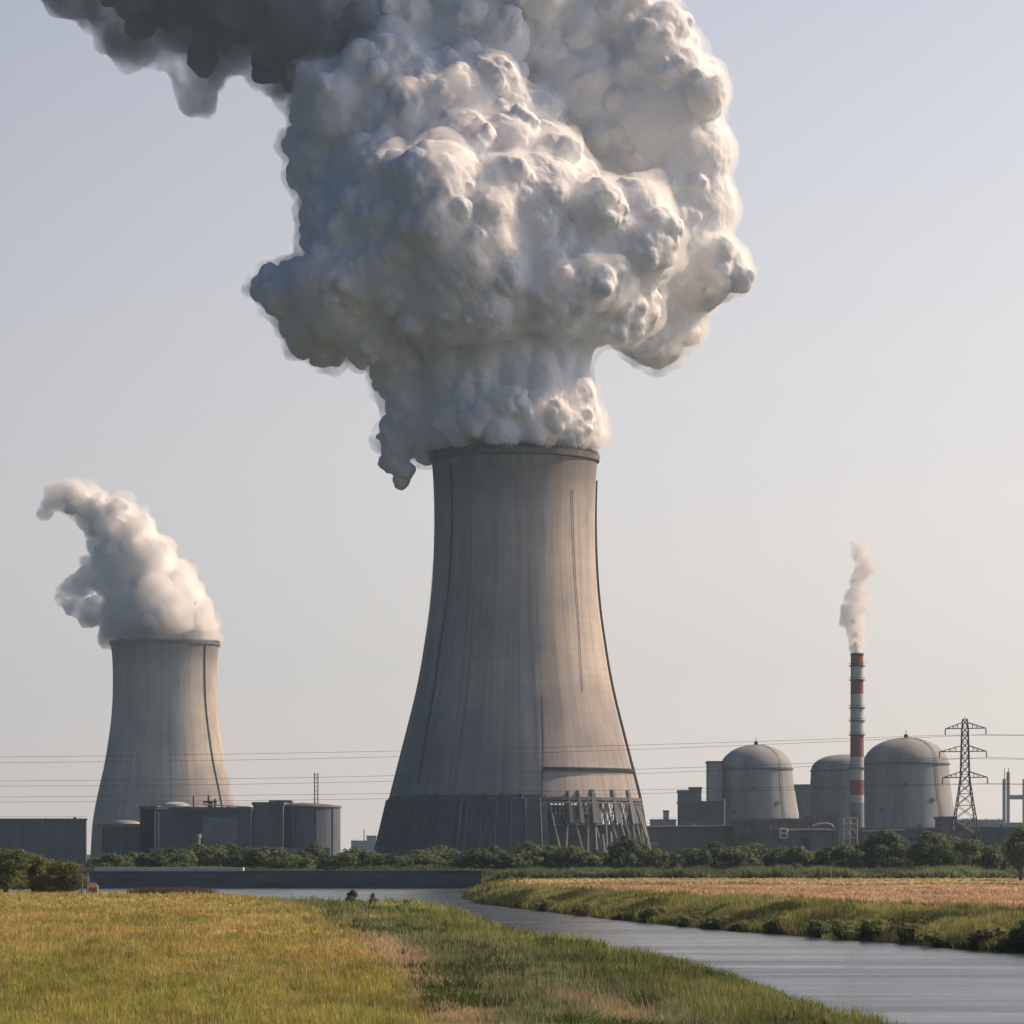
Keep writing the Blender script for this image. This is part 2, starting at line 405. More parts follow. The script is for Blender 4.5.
# ------------------------------------------------------------------ cooling towers
D0 = 1312.0; K0 = D0/F; CX = 514.5
prof_px = [(855, 137.5), (848, 136.3), (820, 129.0), (797, 124.2), (784, 121), (741, 110), (698, 99.3), (670, 93.6), (642, 89.2), (618, 85.8), (595, 83.4), (570, 81.6), (543, 80.6), (520, 80.3), (496, 80.6), (475, 81.6), (460, 83), (455, 83.6)]
TB = P(CX, 852, D0); TZ = 0.0
def zy(py): return CAMH-(py-HZ)*K0
pz = [zy(p) for p, _ in prof_px]; pr = [h*K0*1.0 for _, h in prof_px]
def shell_r(z): return float(np.interp(z, pz, pr))
# smooth interpolation
from bisect import bisect
def crs0(z):
    i = max(0, min(len(pz)-2, bisect(pz, z)-1)); p0, p1, p2, p3 = pr[max(i-1, 0)], pr[i], pr[i+1], pr[min(i+2, len(pr)-1)]
    z0, z1, z2, z3 = pz[max(i-1, 0)], pz[i], pz[i+1], pz[min(i+2, len(pr)-1)]
    t = (z-z1)/(z2-z1); m1 = (p2-p0)/(z2-z0)*(z2-z1); m2 = (p3-p1)/(z3-z1)*(z2-z1)
    return (2*t**3-3*t*t+1)*p1+(t**3-2*t*t+t)*m1+(-2*t**3+3*t*t)*p2+(t**3-t*t)*m2
crs = crs0
Z_LINT = zy(800); Z_TOP = zy(459)
def make_tower(name, label, loc, wid=0.0):
    crs = lambda z: crs0(z)*(1+wid*(1-math.exp(-max(z, 0)/50)))
    t = thing(name, label, 'cooling tower', loc)
    zs = list(np.linspace(Z_LINT, Z_TOP, 60))
    prof = [(crs(z), z) for z in zs]
    prof += [(crs(Z_TOP)+.9, Z_TOP+.1), (crs(Z_TOP)+.9, Z_TOP+1.3), (crs(Z_TOP)-1.2, Z_TOP+1.3)]
    prof += [(crs(z)-1.2, z) for z in reversed(zs)]+[(crs(Z_LINT), Z_LINT)]
    L = Vector(loc)
    def off(o): o.matrix_parent_inverse = Matrix(); return o
    off(MB().lathe(prof[:len(zs)]+[(crs(Z_LINT)-1.2, Z_LINT)][:0], 144).build('shell', M['shell'], t, True))
    off(MB().lathe([(r-1.2, z) for r, z in reversed(prof[:len(zs)])]+[(crs(Z_LINT)-1.2, Z_LINT), (crs(Z_LINT), Z_LINT)], 144).build('inner_wall', M['rim'], t, True))
    rt = crs(Z_TOP)
    off(MB().lathe([(rt, Z_TOP-1.6), (rt+.7, Z_TOP-1.2), (rt+.9, Z_TOP+.9), (rt-1.6, Z_TOP+.9), (rt-1.2, Z_TOP)], 144).build('rim', M['rim'], t))
    rl = MB()
    for k in range(180):
        a = 2*math.pi*k/180+random.uniform(-.01, .01); h = random.uniform(.5, 1.5)
        rl.box(-.12, .12, -.12, .12, 0, 0) if False else None
        x, y = (rt+.4)*math.sin(a), -(rt+.4)*math.cos(a)
        rl.tube([(x, y, Z_TOP+.8), (x, y, Z_TOP+.9+h)], random.uniform(.1, .3), 4)
    rl.lathe([(rt+.45, Z_TOP+1.5), (rt+.45, Z_TOP+1.65), (rt+.35, Z_TOP+1.65), (rt+.35, Z_TOP+1.5), (rt+.45, Z_TOP+1.5)], 120)
    off(rl.build('railing', M['pipe_dark'], t))
    return t, off
main, off = make_tower('cooling_tower', 'huge concrete cooling tower in the centre with struts showing at its lower right', (TB.x, D0, 0))
def on_shell(th, z, out=.3):
    r = crs(z)+out; return (r*math.sin(th), -r*math.cos(th), z)
def th_at(px, py): return math.asin(max(-1, min(1, (px-CX)/(crs(zy(py))/K0))))
def meridian(pts, r, name, mat, n=40, out=.3, par=None):
    pys = [p[1] for p in pts]; ths = [th_at(*p) if abs(p[0]) < 9000 else p[2] for p in pts]
    L = []
    for y in np.linspace(pys[0], pys[-1], n):
        th = float(np.interp(y, pys, ths)); L.append(on_shell(th, zy(y), out))
    return off(MB().tube(L, r, 5).build(name, mat, par or main))
meridian([(452, 470), (453, 540), (449, 600), (440, 660), (428, 740), (421, 785)], .26, 'access_ladder', M['pipe_dark'])
meridian([(571, 495), (573, 560), (577, 620), (581, 695)], .10, 'downpipe', M['pipe_dark'])
meridian([(541, 700), (542, 740), (541, 797)], .2, 'downpipe', M['pipe_dark'])
Ls = [on_shell(R(93), zy(y), .5) for y in np.linspace(480, 798, 46)]
Ls.append(tuple(v for v in (crs(zy(850))*math.sin(R(93)), -crs(zy(850))*math.cos(R(93)), 1)))
off(MB().tube(Ls, .35, 6, .85).build('riser_pipe', M['pipe_dark'], main))
# thin left edge conduit
Ls = [on_shell(R(-92), zy(y), .2) for y in np.linspace(560, 798, 30)]
off(MB().tube(Ls, .04, 5, .3).build('riser_pipe', M['pipe_dark'], main))
# gallery walkway on the lit side
a0, a1 = th_at(541, 771), R(92)
zg = zy(771)
rg = crs(zg)
off(MB().lathe([(rg+.05, zg-.5), (rg+1.2, zg-.5), (rg+1.2, zg+.5), (rg+.05, zg+.5)], 40, a0=a0, a1=a1).build('gallery', M['pipe_dark'], main))
# ring beam at the foot of the shell
zl = Z_LINT; rlb = crs(zl)
off(MB().lathe([(rlb+.06, zl-.7), (rlb+.7, zl-.7), (rlb+.7, zl+.5), (rlb+.06, zl+.5)], 144).build('ring_beam', M['rim'], main))
# diagonal support columns all round the inlet
NV = 36; rb = crs(zy(850)); 
def leg_line(th0, th1, r=.55):
    p0 = ((rb+1.0)*math.sin(th0), -(rb+1.0)*math.cos(th0), -.1); p1 = ((rlb-.3)*math.sin(th1), -(rlb-.3)*math.cos(th1), zl+.2)
    return MB().tube([p0, p1], r*1.15, 8, r*.9)
for k in range(NV):
    th = 2*math.pi*(k+.5)/NV; h = math.pi/NV
    if -2.2 < ((th+math.pi) % (2*math.pi)-math.pi) < .2: continue      # behind the cladding
    off(leg_line(th-h*.95, th, .5).build('support_column', M['strut'], main)); off(leg_line(th+h*.95, th, .5).build('support_column', M['strut'], main))
# dark wedge shaped stiffeners that rise over the beam
for (px, w, top) in [(566, 2.2, 793), (576, 2.6, 792), (590, 5.5, 791), (610, 3.8, 791), (626, 4, 791)]:
    th = th_at(px, 796); r = rlb+.9; dth = w/2*K0/(r*max(.25, math.cos(th)))
    zt = zy(top); zb = zy(824)
    m = MB(); vs = []
    for (a, z, rr) in [(th-dth*1.6, zb, rlb+3.2), (th+dth*1.6, zb, rlb+3.2), (th+dth*.5, zt, crs(zt)+.7), (th-dth*.5, zt, crs(zt)+.7)]:
        for q in (0, -.8): vs.append(((rr+q)*math.sin(a), -(rr+q)*math.cos(a), z))
    m.add(vs, [(0, 2, 4, 6), (1, 7, 5, 3), (0, 1, 3, 2), (2, 3, 5, 4), (4, 5, 7, 6), (6, 7, 1, 0)])
    off(m.build('stiffener', M['clad2'], main))
# inlet lattice (pale pipes) and inner basin wall
lt = MB(); a0 = th_at(548, 812)
zA, zB = zy(803), zy(826)
rL = crs(zy(812))+.2
for k in range(46):
    a = a0+(R(100)-a0)*k/45; 
    da = (R(100)-a0)/45
    p = lambda aa, zz, rr=rL: (rr*math.sin(aa), -rr*math.cos(aa), zz)
    lt.tube([p(a, zA), p(a+da, zB)], .16, 4); lt.tube([p(a+da, zA), p(a, zB)], .16, 4)
for z in (zA-.4, (zA+zB)/2, zB+.2): lt.tube([(rL*math.sin(a), -rL*math.cos(a), z) for a in np.linspace(a0, R(100), 40)], .22, 5)
off(lt.build('inlet_lattice', M['strut'], main))
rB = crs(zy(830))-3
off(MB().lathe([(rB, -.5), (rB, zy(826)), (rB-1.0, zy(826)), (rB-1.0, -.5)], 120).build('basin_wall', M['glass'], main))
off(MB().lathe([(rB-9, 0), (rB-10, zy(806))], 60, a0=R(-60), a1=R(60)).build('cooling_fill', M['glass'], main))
# pale raking props on the lit corner
for (x0, y0, x1, y1) in [(618, 822, 626, 852), (608, 832, 610, 852), (638, 812, 647, 840), (634, 806, 645, 838), (593, 828, 594, 850), (600, 835, 602, 852)]:
    def q(px, py):
        rr = crs(zy(min(py, 852)))/K0+1.5; th = math.asin(max(-.995, min(.995, (px-CX)/rr))); rr *= K0
        return (rr*math.sin(th)+0, -rr*math.cos(th), zy(py))
    off(MB().tube([q(x0, y0), q(x1, y1)], .33, 6).build('raking_prop', M['pipe_pale'], main))
# cladding over the inlet on the shaded side
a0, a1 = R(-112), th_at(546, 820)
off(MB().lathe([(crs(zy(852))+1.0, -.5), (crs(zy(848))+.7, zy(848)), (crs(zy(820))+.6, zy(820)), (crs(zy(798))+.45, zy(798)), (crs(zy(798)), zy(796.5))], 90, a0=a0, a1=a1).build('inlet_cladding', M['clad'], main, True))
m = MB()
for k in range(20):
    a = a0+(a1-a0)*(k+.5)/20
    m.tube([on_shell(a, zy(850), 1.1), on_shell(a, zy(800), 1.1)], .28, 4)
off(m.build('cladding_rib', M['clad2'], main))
for px in (440, 486, 503, 521):
    th = th_at(px, 800); off(MB().tube([on_shell(th, zy(801), .9), on_shell(th, zy(796), .9)], .9, 6).build('vent', M['pipe_dark'], main))
for px in (463,):
    th = th_at(px, 820); off(MB().tube([on_shell(th, zy(846), 1.3), on_shell(th, zy(805), 1.3)], .5, 6).build('downpipe', M['wall'], main))

DL = 2480.0
lp = P(165, 852, DL); far_t, off2 = make_tower('cooling_tower', 'smaller distant cooling tower at the left with a pale leaning steam plume', (lp.x, DL, 0), .24)
crs = lambda z: crs0(z)*(1+.24*(1-math.exp(-max(z, 0)/50)))
Ls = []
for y in np.linspace(457, 850, 40):
    z = zy(y); th = R(53)+R(8)*(y-457)/393; Ls.append(on_shell(th, z, .5))
o = MB().tube(Ls, .42, 5).build('access_ladder', M['pipe_dark'], far_t); o.matrix_parent_inverse = Matrix()
rbm = crs(0.5); rlb = crs(zl)
o = MB().lathe([(rbm, -9), (crs(zy(848)), 1), (crs(zy(820)), zy(820)), (rlb, zl)], 96).build('base_wall', M['clad'], far_t, True); o.matrix_parent_inverse = Matrix()

crs = crs0
# ------------------------------------------------------------------ containment domes
def dome(label, cx, D, prof, rings, name='containment_dome', finial=True):
    b = P(cx, 852, D); k = D/F
    t = thing(name, label, 'reactor building', (b.x, D, 0))
    pts = [(hw*k, CAMH-(py-HZ)*k) for py, hw in prof]
    cyl = [p for p in pts if p[1] <= CAMH-(rings[0]-HZ)*k]
    dm = [p for p in pts if p[1] >= CAMH-(rings[0]-HZ)*k]
    o = MB().lathe(cyl, 72).build('wall', M['dome'], t, True); o.matrix_parent_inverse = Matrix()
    o = MB().lathe(dm, 72).build('roof', M['dome'], t, True); o.matrix_parent_inverse = Matrix()
    for py in rings:
        z = CAMH-(py-HZ)*k; r = float(np.interp(-py, [-p for p, _ in prof], [h for _, h in prof]))*k
        o = MB().lathe([(r-.2, z-.35), (r+.55, z-.35), (r+.55, z+.35), (r-.2, z+.35)], 72).build('ring_walkway', M['rim'], t); o.matrix_parent_inverse = Matrix()
    m = MB()
    for dx_ in (-.25, .25): m.tube([((r_+.4)*math.sin(R(38))+dx_, -(r_+.4)*math.cos(R(38)), z_) for r_, z_ in pts], .07, 4)
    o = m.build('ladder', M['pipe_dark'], t); o.matrix_parent_inverse = Matrix()
    for aa_, zf in ((-35, .42), (10, .30), (-8, .62), (28, .5)):
        zz_ = pts[-1][1]*zf; r_ = float(np.interp(zz_, [p[1] for p in pts], [p[0] for p in pts]))
        m = MB().tube([((r_+u_)*math.sin(R(aa_)), -(r_+u_)*math.cos(R(aa_)), zz_) for u_ in (-.5, .35)], 1.1, 8)
        o = m.build('hatch', M['wall'], t); o.matrix_parent_inverse = Matrix()
    if finial:
        zt = pts[-1][1]
        o = MB().tube([(0, 0, zt-.3), (0, 0, zt+1.3)], .9, 8).tube([(0, 0, zt+1.2), (0, 0, zt+3.2)], .15, 5).build('roof_vent', M['pipe_dark'], t); o.matrix_parent_inverse = Matrix()
    return t
def arc(py_s, hw, py_t, n=10, e=2.0):
    return [(py_s-(py_s-py_t)*math.sin(math.pi/2*i/n), hw*math.cos(math.pi/2*i/n)**(2/e)) for i in range(1, n+1)]
dome('smaller domed reactor building beside the rectangular blocks, right of the big tower', 756, 1600,
     [(866, 47.5), (840, 44.5), (817, 42), (790, 38.2), (769, 36.2)]+arc(769, 36.2, 744.5), [769])
dome('middle domed reactor building half hidden behind the striped chimney', 846, 1780,
     [(866, 37), (820, 36.5), (790, 36), (771, 35)]+arc(771, 35, 754.5, e=2.6), [771], finial=False)
dome('largest domed reactor building standing just right of the striped chimney', 906, 1500,
     [(866, 57), (840, 53), (815, 49), (800, 46.2), (785, 44.2), (764, 42.5)]+arc(764, 42.5, 737.5), [764])

# ------------------------------------------------------------------ chimney
Dc = 1440.0; kc = Dc/F; cb = P(857, 852, Dc)
ch = thing('chimney', 'tall slim chimney with red and white bands and a wisp of steam', 'chimney', (cb.x, Dc, 0))
def cz(py): return CAMH-(py-HZ)*kc
def cr(py): return (6.3+1.1*(py-654)/200)*kc
bands = [(654, 666, 'red'), (666, 680, 'white'), (680, 694, 'red'), (694, 734, 'white'), (734, 757, 'red'), (757, 780, 'white'), (780, 795, 'red'), (795, 803, 'white'), (803, 866, 'wall_light')]
for (y0, y1, c) in bands:
    o = MB().lathe([(cr(y1), cz(y1)), (cr(y0), cz(y0))], 32).build('band' if c != 'wall_light' else 'base', M[c], ch, True); o.matrix_parent_inverse = Matrix()
o = MB().lathe([(cr(654)+.15, cz(655.5)), (cr(654)+.15, cz(653.4)), (cr(654)-.5, cz(653.4)), (cr(654)-.5, cz(665))], 32).build('cap', M['pipe_dark'], ch); o.matrix_parent_inverse = Matrix()
for y in (666, 680, 708, 721, 735, 768):
    m = MB().lathe([(cr(y), cz(y)-.2), (cr(y)+.7, cz(y)-.2), (cr(y)+.7, cz(y)+.15), (cr(y), cz(y)+.15)], 32)
    m.lathe([(cr(y)+.7, cz(y)+.9), (cr(y)+.7, cz(y)+1.0), (cr(y)+.62, cz(y)+1.0), (cr(y)+.62, cz(y)+.9)], 32)
    o = m.build('platform', M['pipe_dark'], ch); o.matrix_parent_inverse = Matrix()

# ------------------------------------------------------------------ buildings
def bx(px0, px1, pyt, D, depth=20, zb=-.3):
    x0 = (px0-512)*D/F; x1 = (px1-512)*D/F; z1 = CAMH-(pyt-HZ)*D/F
    return x0, x1, D, D+depth, zb, z1
def building(name, label, vols, cat='building', extra=None, parapet=True):
    """vols: (px0, px1, pytop, D, depth, matkey) boxes of one building"""
    v0 = vols[0]; x0, x1, y0, y1, zb, z1 = bx(*v0[:4], v0[4])
    t = thing(name, label, cat, ((x0+x1)/2, y0, 0))
    for i, (a, b, c, D, dep, mk) in enumerate(vols):
        x0, x1, y0, y1, zb, z1 = bx(a, b, c, D, dep)
        m = MB().box(x0, x1, y0, y1, zb, z1); m.build('wall', M[mk], t)
        if parapet:
            w = .35; m = MB()
            m.box(x0-w, x1+w, y0-w, y0+.1-.02, z1-.5, z1+.45); m.box(x0-w, x1+w, y1+.02, y1+w, z1-.5, z1+.45)
            m.box(x0-w, x0-.02, y0+.09, y1+.01, z1-.5, z1+.44); m.box(x1+.02, x1+w, y0+.09, y1+.01, z1-.5, z1+.44)
            m.build('parapet', M['rim'], t)
        if x1-x0 > 12:
            rr_ = random.Random(int(a))
            for q in range(int((x1-x0)/6)):
                if rr_.random() < .5: continue
                xx = x0+3+q*6; w_ = rr_.uniform(.5, 1.6); yy_ = y0+rr_.uniform(1.5, min(8, y1-y0-1.8)); MB().box(xx, xx+w_, yy_, yy_+1.2, z1+.02, z1+rr_.uniform(.5, 1.5)).build('roof_vent', M['wall_light'], t)
            m = MB(); m.tube([(x0, y0+.3, z1+1.4), (x1, y0+.3, z1+1.4)], .05, 4)
            for q in range(int((x1-x0)/2.5)+1): m.tube([(x0+q*2.5, y0+.3, z1+.3), (x0+q*2.5, y0+.3, z1+1.4)], .04, 4)
            m.build('handrail', M['steel'], t)
            m = MB()
            for fz in (.33, .66): m.box(x0+.1, x1-.1, y0-.05, y0-.005, z1*fz-.12, z1*fz+.12)
            m.build('cladding_joint', M['rim'], t)
        # louvre and door openings scattered on the front
        W_ = x1-x0; H_ = z1
        rs = random.Random(int(a*7+c))
        if W_ > 12 and H_ > 6:
            for q in range(int(W_/9)):
                if rs.random() < .55: continue
                cx = x0+4+q*9*(W_-6)/W_; h = rs.uniform(1.2, 2.6); z = rs.uniform(.45, .75)*H_
                mm = MB().box(cx, cx+rs.uniform(1.5, 4.5), y0-.06, y0+.02, z, z+h); mm.build('louvre', M[rs.choice(['glass', 'wall', 'wall_light'])], t)
            for q in range(int(W_/7)):
                cx = x0+(q+.5)*W_/int(W_/7)+rs.uniform(-1, 1)
                if rs.random() < .35: MB().tube([(cx, y0-.15, 0), (cx, y0-.15, H_*rs.uniform(.6, 1))], .14, 5).build('downpipe', M['wall_light'], t)
    if extra: extra(t)
    return t
def tp(t, pts, r, mk, name='pipe', n=6):
    return MB().tube([P(*p) for p in pts], r, n).build(name, M[mk], t)

building('industrial_building', 'long low flat roofed building at the left edge beside the distant tower', [(-60, 86, 819.5, 1500, 2.5, 'clad2')])
def e(t):
    x0, x1, y0, y1, zb, z1 = bx(109, 137, 825, 1180, 12)
    m = MB(); n = 10
    vs = []
    for yy in (y0+1, y1-1):
        for i in range(n+1):
            a = math.pi*i/n; vs.append(((x0+x1)/2-(x1-x0)/2*math.cos(a), yy, z1+.5+1.2*math.sin(a)))
    fs = [(i, i+1, n+2+i, n+1+i) for i in range(n)]+[tuple(range(n+1))[::-1], tuple(range(n+1, 2*n+2))]
    m.add(vs, fs); m.build('curved_roof', M['roofpale'], t, True)
building('industrial_building', 'small shed with a bright white curved roof in front of the left tower', [(102, 140, 826, 1180, 20, 'clad')], extra=e)
D = 1060
def e(t):
    tp(t, [(155, 852, D-1), (155, 812, D-1), (157.5, 809, D-1), (168, 808.5, D-1)], .28, 'pipe_pale'); tp(t, [(158.5, 852, D-1.5), (158.5, 812, D-1.5)], .22, 'pipe_pale')
    x0, x1, y0, y1, zb, z1 = bx(203, 237, 817, D, 1)
    MB().box(x0, x1, y0-.5, y0-.02, 2, z1).build('wall_panel', M['wall_light'], t)
    c = P(176, 806, D+6); m = MB().lathe([(4.2*math.cos(i*math.pi/16), c.z+1.3*math.sin(i*math.pi/16)) for i in range(9)], 24, c=(c.x, c.y)); m.build('roof_dome', M['roofpale'], t, True)
    for x, yt, w in ((193.5, 796, .25), (208.5, 795, .3), (215, 799, .35), (211, 801, .5)): tp(t, [(x, 807, D+5), (x, yt, D+5)], w, 'pipe_dark', 'roof_mast')
    tp(t, [(203, 802, D+5), (217, 801.5, D+5)], .3, 'pipe_dark', 'roof_pipe'); tp(t, [(203, 804.5, D+4), (250, 807, D+4)], .2, 'pipe_pale', 'handrail')
building('industrial_building', 'wide dark plant building with pale pipes and small rooftop masts, left of the round tank', [(140, 156, 807.5, D+12, 26, 'clad'), (156, 251, 808.5, D, 40, 'clad2')], extra=e)
building('industrial_building', 'narrow flat block joined between plant building and the round tank', [(253, 283, 803.5, D+4, 26, 'wall'), (270, 290, 801.8, D+31, 12, 'clad2')])
# the round tank
tk = P(302, 852, D+20); kk = (D+20)/F
t = thing('storage_tank', 'big round dark tank with a low curved roof and twin mast on top', 'tank', (tk.x, tk.y, 0))
rt = 38.5*kk; ztk = CAMH-(807.5-HZ)*kk
o = MB().lathe([(rt, -.3), (rt, ztk)], 64).build('wall', M['clad2'], t, True); o.matrix_parent_inverse = Matrix()
o = MB().lathe([(rt+.4, ztk), (rt+.4, ztk+.5), (rt*.6, ztk+1.1), (0.01, ztk+1.5)], 64).build('roof', M['rim'], t, True); o.matrix_parent_inverse = Matrix()
for a in (-40, -10, 25, 55):
    o = MB().tube([((rt+.15)*math.sin(R(a)), -(rt+.15)*math.cos(R(a)), 0), ((rt+.15)*math.sin(R(a)), -(rt+.15)*math.cos(R(a)), ztk)], .18, 5).build('downpipe', M['wall'], t); o.matrix_parent_inverse = Matrix()
m = MB()
for x in (314.4, 318): m.tube([P(x, 806, D+15), P(x, 773, D+15)], .14, 4)
for y in range(774, 806, 4): m.tube([P(314.4, y, D+15), P(318, y+3, D+15)], .07, 4).tube([P(314.4, y, D+15), P(318, y, D+15)], .07, 4)
m.build('lattice_mast', M['pipe_dark'], t)
tp(t, [(291, 806, D+10), (291, 800.5, D+10)], .2, 'pipe_dark', 'roof_mast')
tag(MB().box((150-512)*1000/F, (330-512)*1000/F, 1000, 1000.6, -.2, CAMH+1.2).build('perimeter_wall', M['wall_light']), 'low pale perimeter wall running in front of the left plant buildings', 'wall')
st = P(199, 852, 990); t = thing('vent_stack', 'small pale capped vent pipe standing in front of the left plant building', 'vent pipe', (st.x, 990, 0))
tp(t, [(199, 868, 990), (199, 838, 990)], .45, 'pipe_pale', 'pipe'); tp(t, [(199, 838, 990), (199, 834, 990)], .75, 'roofpale', 'cap')

# right hand plant
building('industrial_building', 'stepped rectangular block left of the smaller dome', [(679, 701, 791, 1560, 14, 'wall'), (690, 701.5, 788, 1574.5, 10, 'wall'), (679, 727, 802, 1545, 14, 'clad2')],
         extra=lambda t: tp(t, [(724.5, 830, 1543), (724.5, 799, 1543)], .35, 'pipe_pale', 'pipe'))
def e(t): pass
t = building('industrial_building', 'tall narrow stair tower against the left side of the smaller dome', [(708, 722, 762, 1578, 14, 'dome')])
building('industrial_building', 'hazy small block far behind the low sheds right of the big tower', [(652, 676, 820, 2100, 30, 'wall_light'), (664, 669, 811, 2131, 12, 'wall_light')])
def e(t):
    tp(t, [(652, 826.5, 1399), (735, 825.5, 1399)], .3, 'pipe_pale', 'pipe'); tp(t, [(735, 826, 1399), (742, 823, 1399)], .35, 'pipe_pale', 'pipe')
building('industrial_building', 'long low dark shed between the big tower and the smaller dome', [(640, 738, 827, 1400, 40, 'clad2')], extra=e)
def e(t):
    tp(t, [(755, 838, 1379), (755, 820, 1379)], .3, 'brown', 'pipe')
building('industrial_building', 'brownish flat hall standing in front of the smaller dome', [(736, 810, 819.5, 1380, 40, 'brown'), (811, 838, 816, 1386, 30, 'brown')], extra=e)
def e(t):
    m = MB()
    for a, b in (((780, 829), (780, 838)), ((787, 829), (787, 838)), ((780, 833.5), (787, 833.5)), ((780, 829), (787, 829)), ((780, 838), (787, 838))):
        m.tube([P(*a, 1338.5), P(*b, 1338.5)], .4, 5)
    m.build('pipe_frame', M['roofpale'], t)
    tp(t, [(787, 830, 1339), (815, 829.5, 1339), (835, 830, 1339)], .35, 'pipe_pale')
    tp(t, [(812, 826, 1350), (818, 823.5, 1350), (826, 823, 1350), (832, 824.5, 1350), (835, 829, 1350)], .4, 'roofpale')
    x0, x1, y0, y1, zb, z1 = bx(801, 810, 838, 1340, 1)
    MB().box(x0, x1, y0-.1, y0-.02, 0, z1).build('door', M['glass'], t)
    for x in (770.5, 835): tp(t, [(x, 852, 1339), (x, 826, 1339)], .3, 'wall', 'downpipe')
building('industrial_building', 'lighter grey annex with white pipe frame on its front', [(769, 836, 829, 1340, 30, 'wall')], extra=e)
t = thing('pipe_rack', 'pale steel pipe rack at the foot of the striped chimney', 'pipe rack', P(850, 866, 1345))
m = MB()
for x in (843.5, 850, 857):
    for d in (1340, 1348): m.tube([P(x, 866, d), P(x, 818, d)], .28, 5)
for y in (818, 824, 830, 838):
    for d in (1340, 1348): m.tube([P(843.5, y, d), P(857, y, d)], .2, 5)
m.build('frame', M['pipe_pale'], t)
m = MB()
for a, b in (((843.5, 818), (850, 838)), ((850, 838), (857, 818)), ((843.5, 838), (850, 818)), ((850, 818), (857, 838))): m.tube([P(*a, 1341), P(*b, 1341)], .14, 4)
m.build('brace', M['steel'], t)
MB().box(*[P(845, 0, 1342).x, P(855.5, 0, 1342).x], 1342, 1347, 0, P(0, 840, 1342).z).build('vessel', M['clad'], t)
building('industrial_building', 'low hall running under the largest dome behind the hedge', [(859, 940, 828.5, 1380, 40, 'clad')], extra=lambda t: tp(t, [(862, 831, 1379), (905, 830, 1379)], .25, 'pipe_pale'))
building('industrial_building', 'small plant block between the largest dome and pylon', [(941, 956, 817.5, 1400, 20, 'clad2'), (956.5, 963, 822, 1402, 16, 'wall')])
building('industrial_building', 'long flat dark hall behind the pylon at the right edge', [(962, 1060, 828, 1300, 40, 'clad2')], extra=lambda t: MB().box(P(1012, 0, 1299.5).x, P(1016.5, 0, 1299.5).x, 1299.6, 1299.9, P(0, 835.5, 1299.5).z, P(0, 831.5, 1299.5).z).build('sign_panel', M['roofpale'], t))
building('industrial_building', 'very distant pale low building row beyond the pylon', [(963, 1003, 820, 3200, 60, 'wall_light'), (1003.5, 1050, 823, 3205, 50, 'wall_light')])
building('industrial_building', 'pale distant block with a mast between round tank and big tower', [(351, 366, 841, 3400, 40, 'wall_light'), (366.5, 376, 836, 3400, 40, 'wall_light')], extra=lambda t: tp(t, [(364, 842, 3399), (364, 829, 3399)], .5, 'wall'))
t = thing('gantry', 'hazy grey twin column gantry with a crossbeam at the far right edge', 'gantry', (P(1010, 852, 1900).x, 1900, 0))
for x, top in ((1004.5, 779), (1008.5, 772), (1024.5, 779), (1028.5, 774)): 
    x0, x1, y0, y1, zb, z1 = bx(x-1.3, x+1.3, top, 1900, 3); MB().box(x0, x1, y0, y1, -.2, z1).build('column', M['roofpale'], t)
x0, x1, y0, y1, zb, z1 = bx(1009.9, 1023.1, 795, 1900.5, 2); MB().box(x0, x1, y0, y1, z1-2.4, z1).build('crossbeam', M['roofpale'], t)
for x in (1004.5, 1008.5): tp(t, [(x, 779, 1901), (x, 768, 1901)], .2, 'wall', 'antenna')
# concave tapered tower behind the middle dome
b = P(812, 852, 2050); k = 2050/F; t = thing('cooling_tower', 'low dark flared tower peeking out between the two left domes', 'cooling tower', (b.x, 2050, 0))
o = MB().lathe([(24*k, -1), (15*k, CAMH+30*k), (13*k, CAMH+35*k), (17*k, CAMH+60*k), (19.5*k, CAMH+67*k), (19*k, CAMH+67*k), (16*k, CAMH+60*k)], 48).build('shell', M['dome'], t, True); o.matrix_parent_inverse = Matrix()
o = MB().lathe([(19.6*k, CAMH+66*k), (20*k, CAMH+66*k), (20*k, CAMH+67.4*k), (19.2*k, CAMH+67.4*k)], 48).build('rim', M['rim'], t); o.matrix_parent_inverse = Matrix()

# river wall
t = thing('river_wall', 'long dark stone river wall across the water below the left plant', 'river wall', (-40, 681, 0))
XW0, XW1 = (-60-512)*680/F-400, (482-512)*680/F
m = MB().box(XW0, XW1, 680, 683, -3.4, 1.25); m.build('wall', M['quay'], t)
m = MB().box((94-512)*679.7/F, (243-512)*679.7/F, 679.7, 683.2, 1.252, 2.0); m.build('coping', M['quaytop'], t)
m = MB().box((243.5-512)*679.7/F, XW1, 679.8, 683.1, 1.252, 1.40); m.build('coping', M['quay'], t)
for (x, y) in ((350, 878), (352, 880), (375, 881), (380, 880)): pass

# ------------------------------------------------------------------ pylon and wires
Dp = 900.0; kp = Dp/F; pb = P(965, 852, Dp)
py_ = thing('electricity_pylon', 'steel lattice electricity pylon with three crossarms in front of the largest dome', 'pylon', (pb.x, Dp, 0))
zt = CAMH-(719-HZ)*kp
hz = [(0, 4.9), (CAMH-(840-HZ)*kp, 3.5), (CAMH-(800-HZ)*kp, 1.9), (CAMH-(778-HZ)*kp, 1.15), (CAMH-(750-HZ)*kp, .95), (CAMH-(728-HZ)*kp, .8), (zt, .55)]
def hw(z): return float(np.interp(z, [a for a, _ in hz], [b for _, b in hz]))
def corner(i, z): h = hw(z); return Vector((pb.x+h*(1 if i in (0, 3) else -1), Dp+h*(1 if i in (0, 1) else -1), z))
for i in range(4):
    MB().tube([corner(i, z) for z, _ in hz], .16, 5, .11).build('leg', M['steel'], py_)
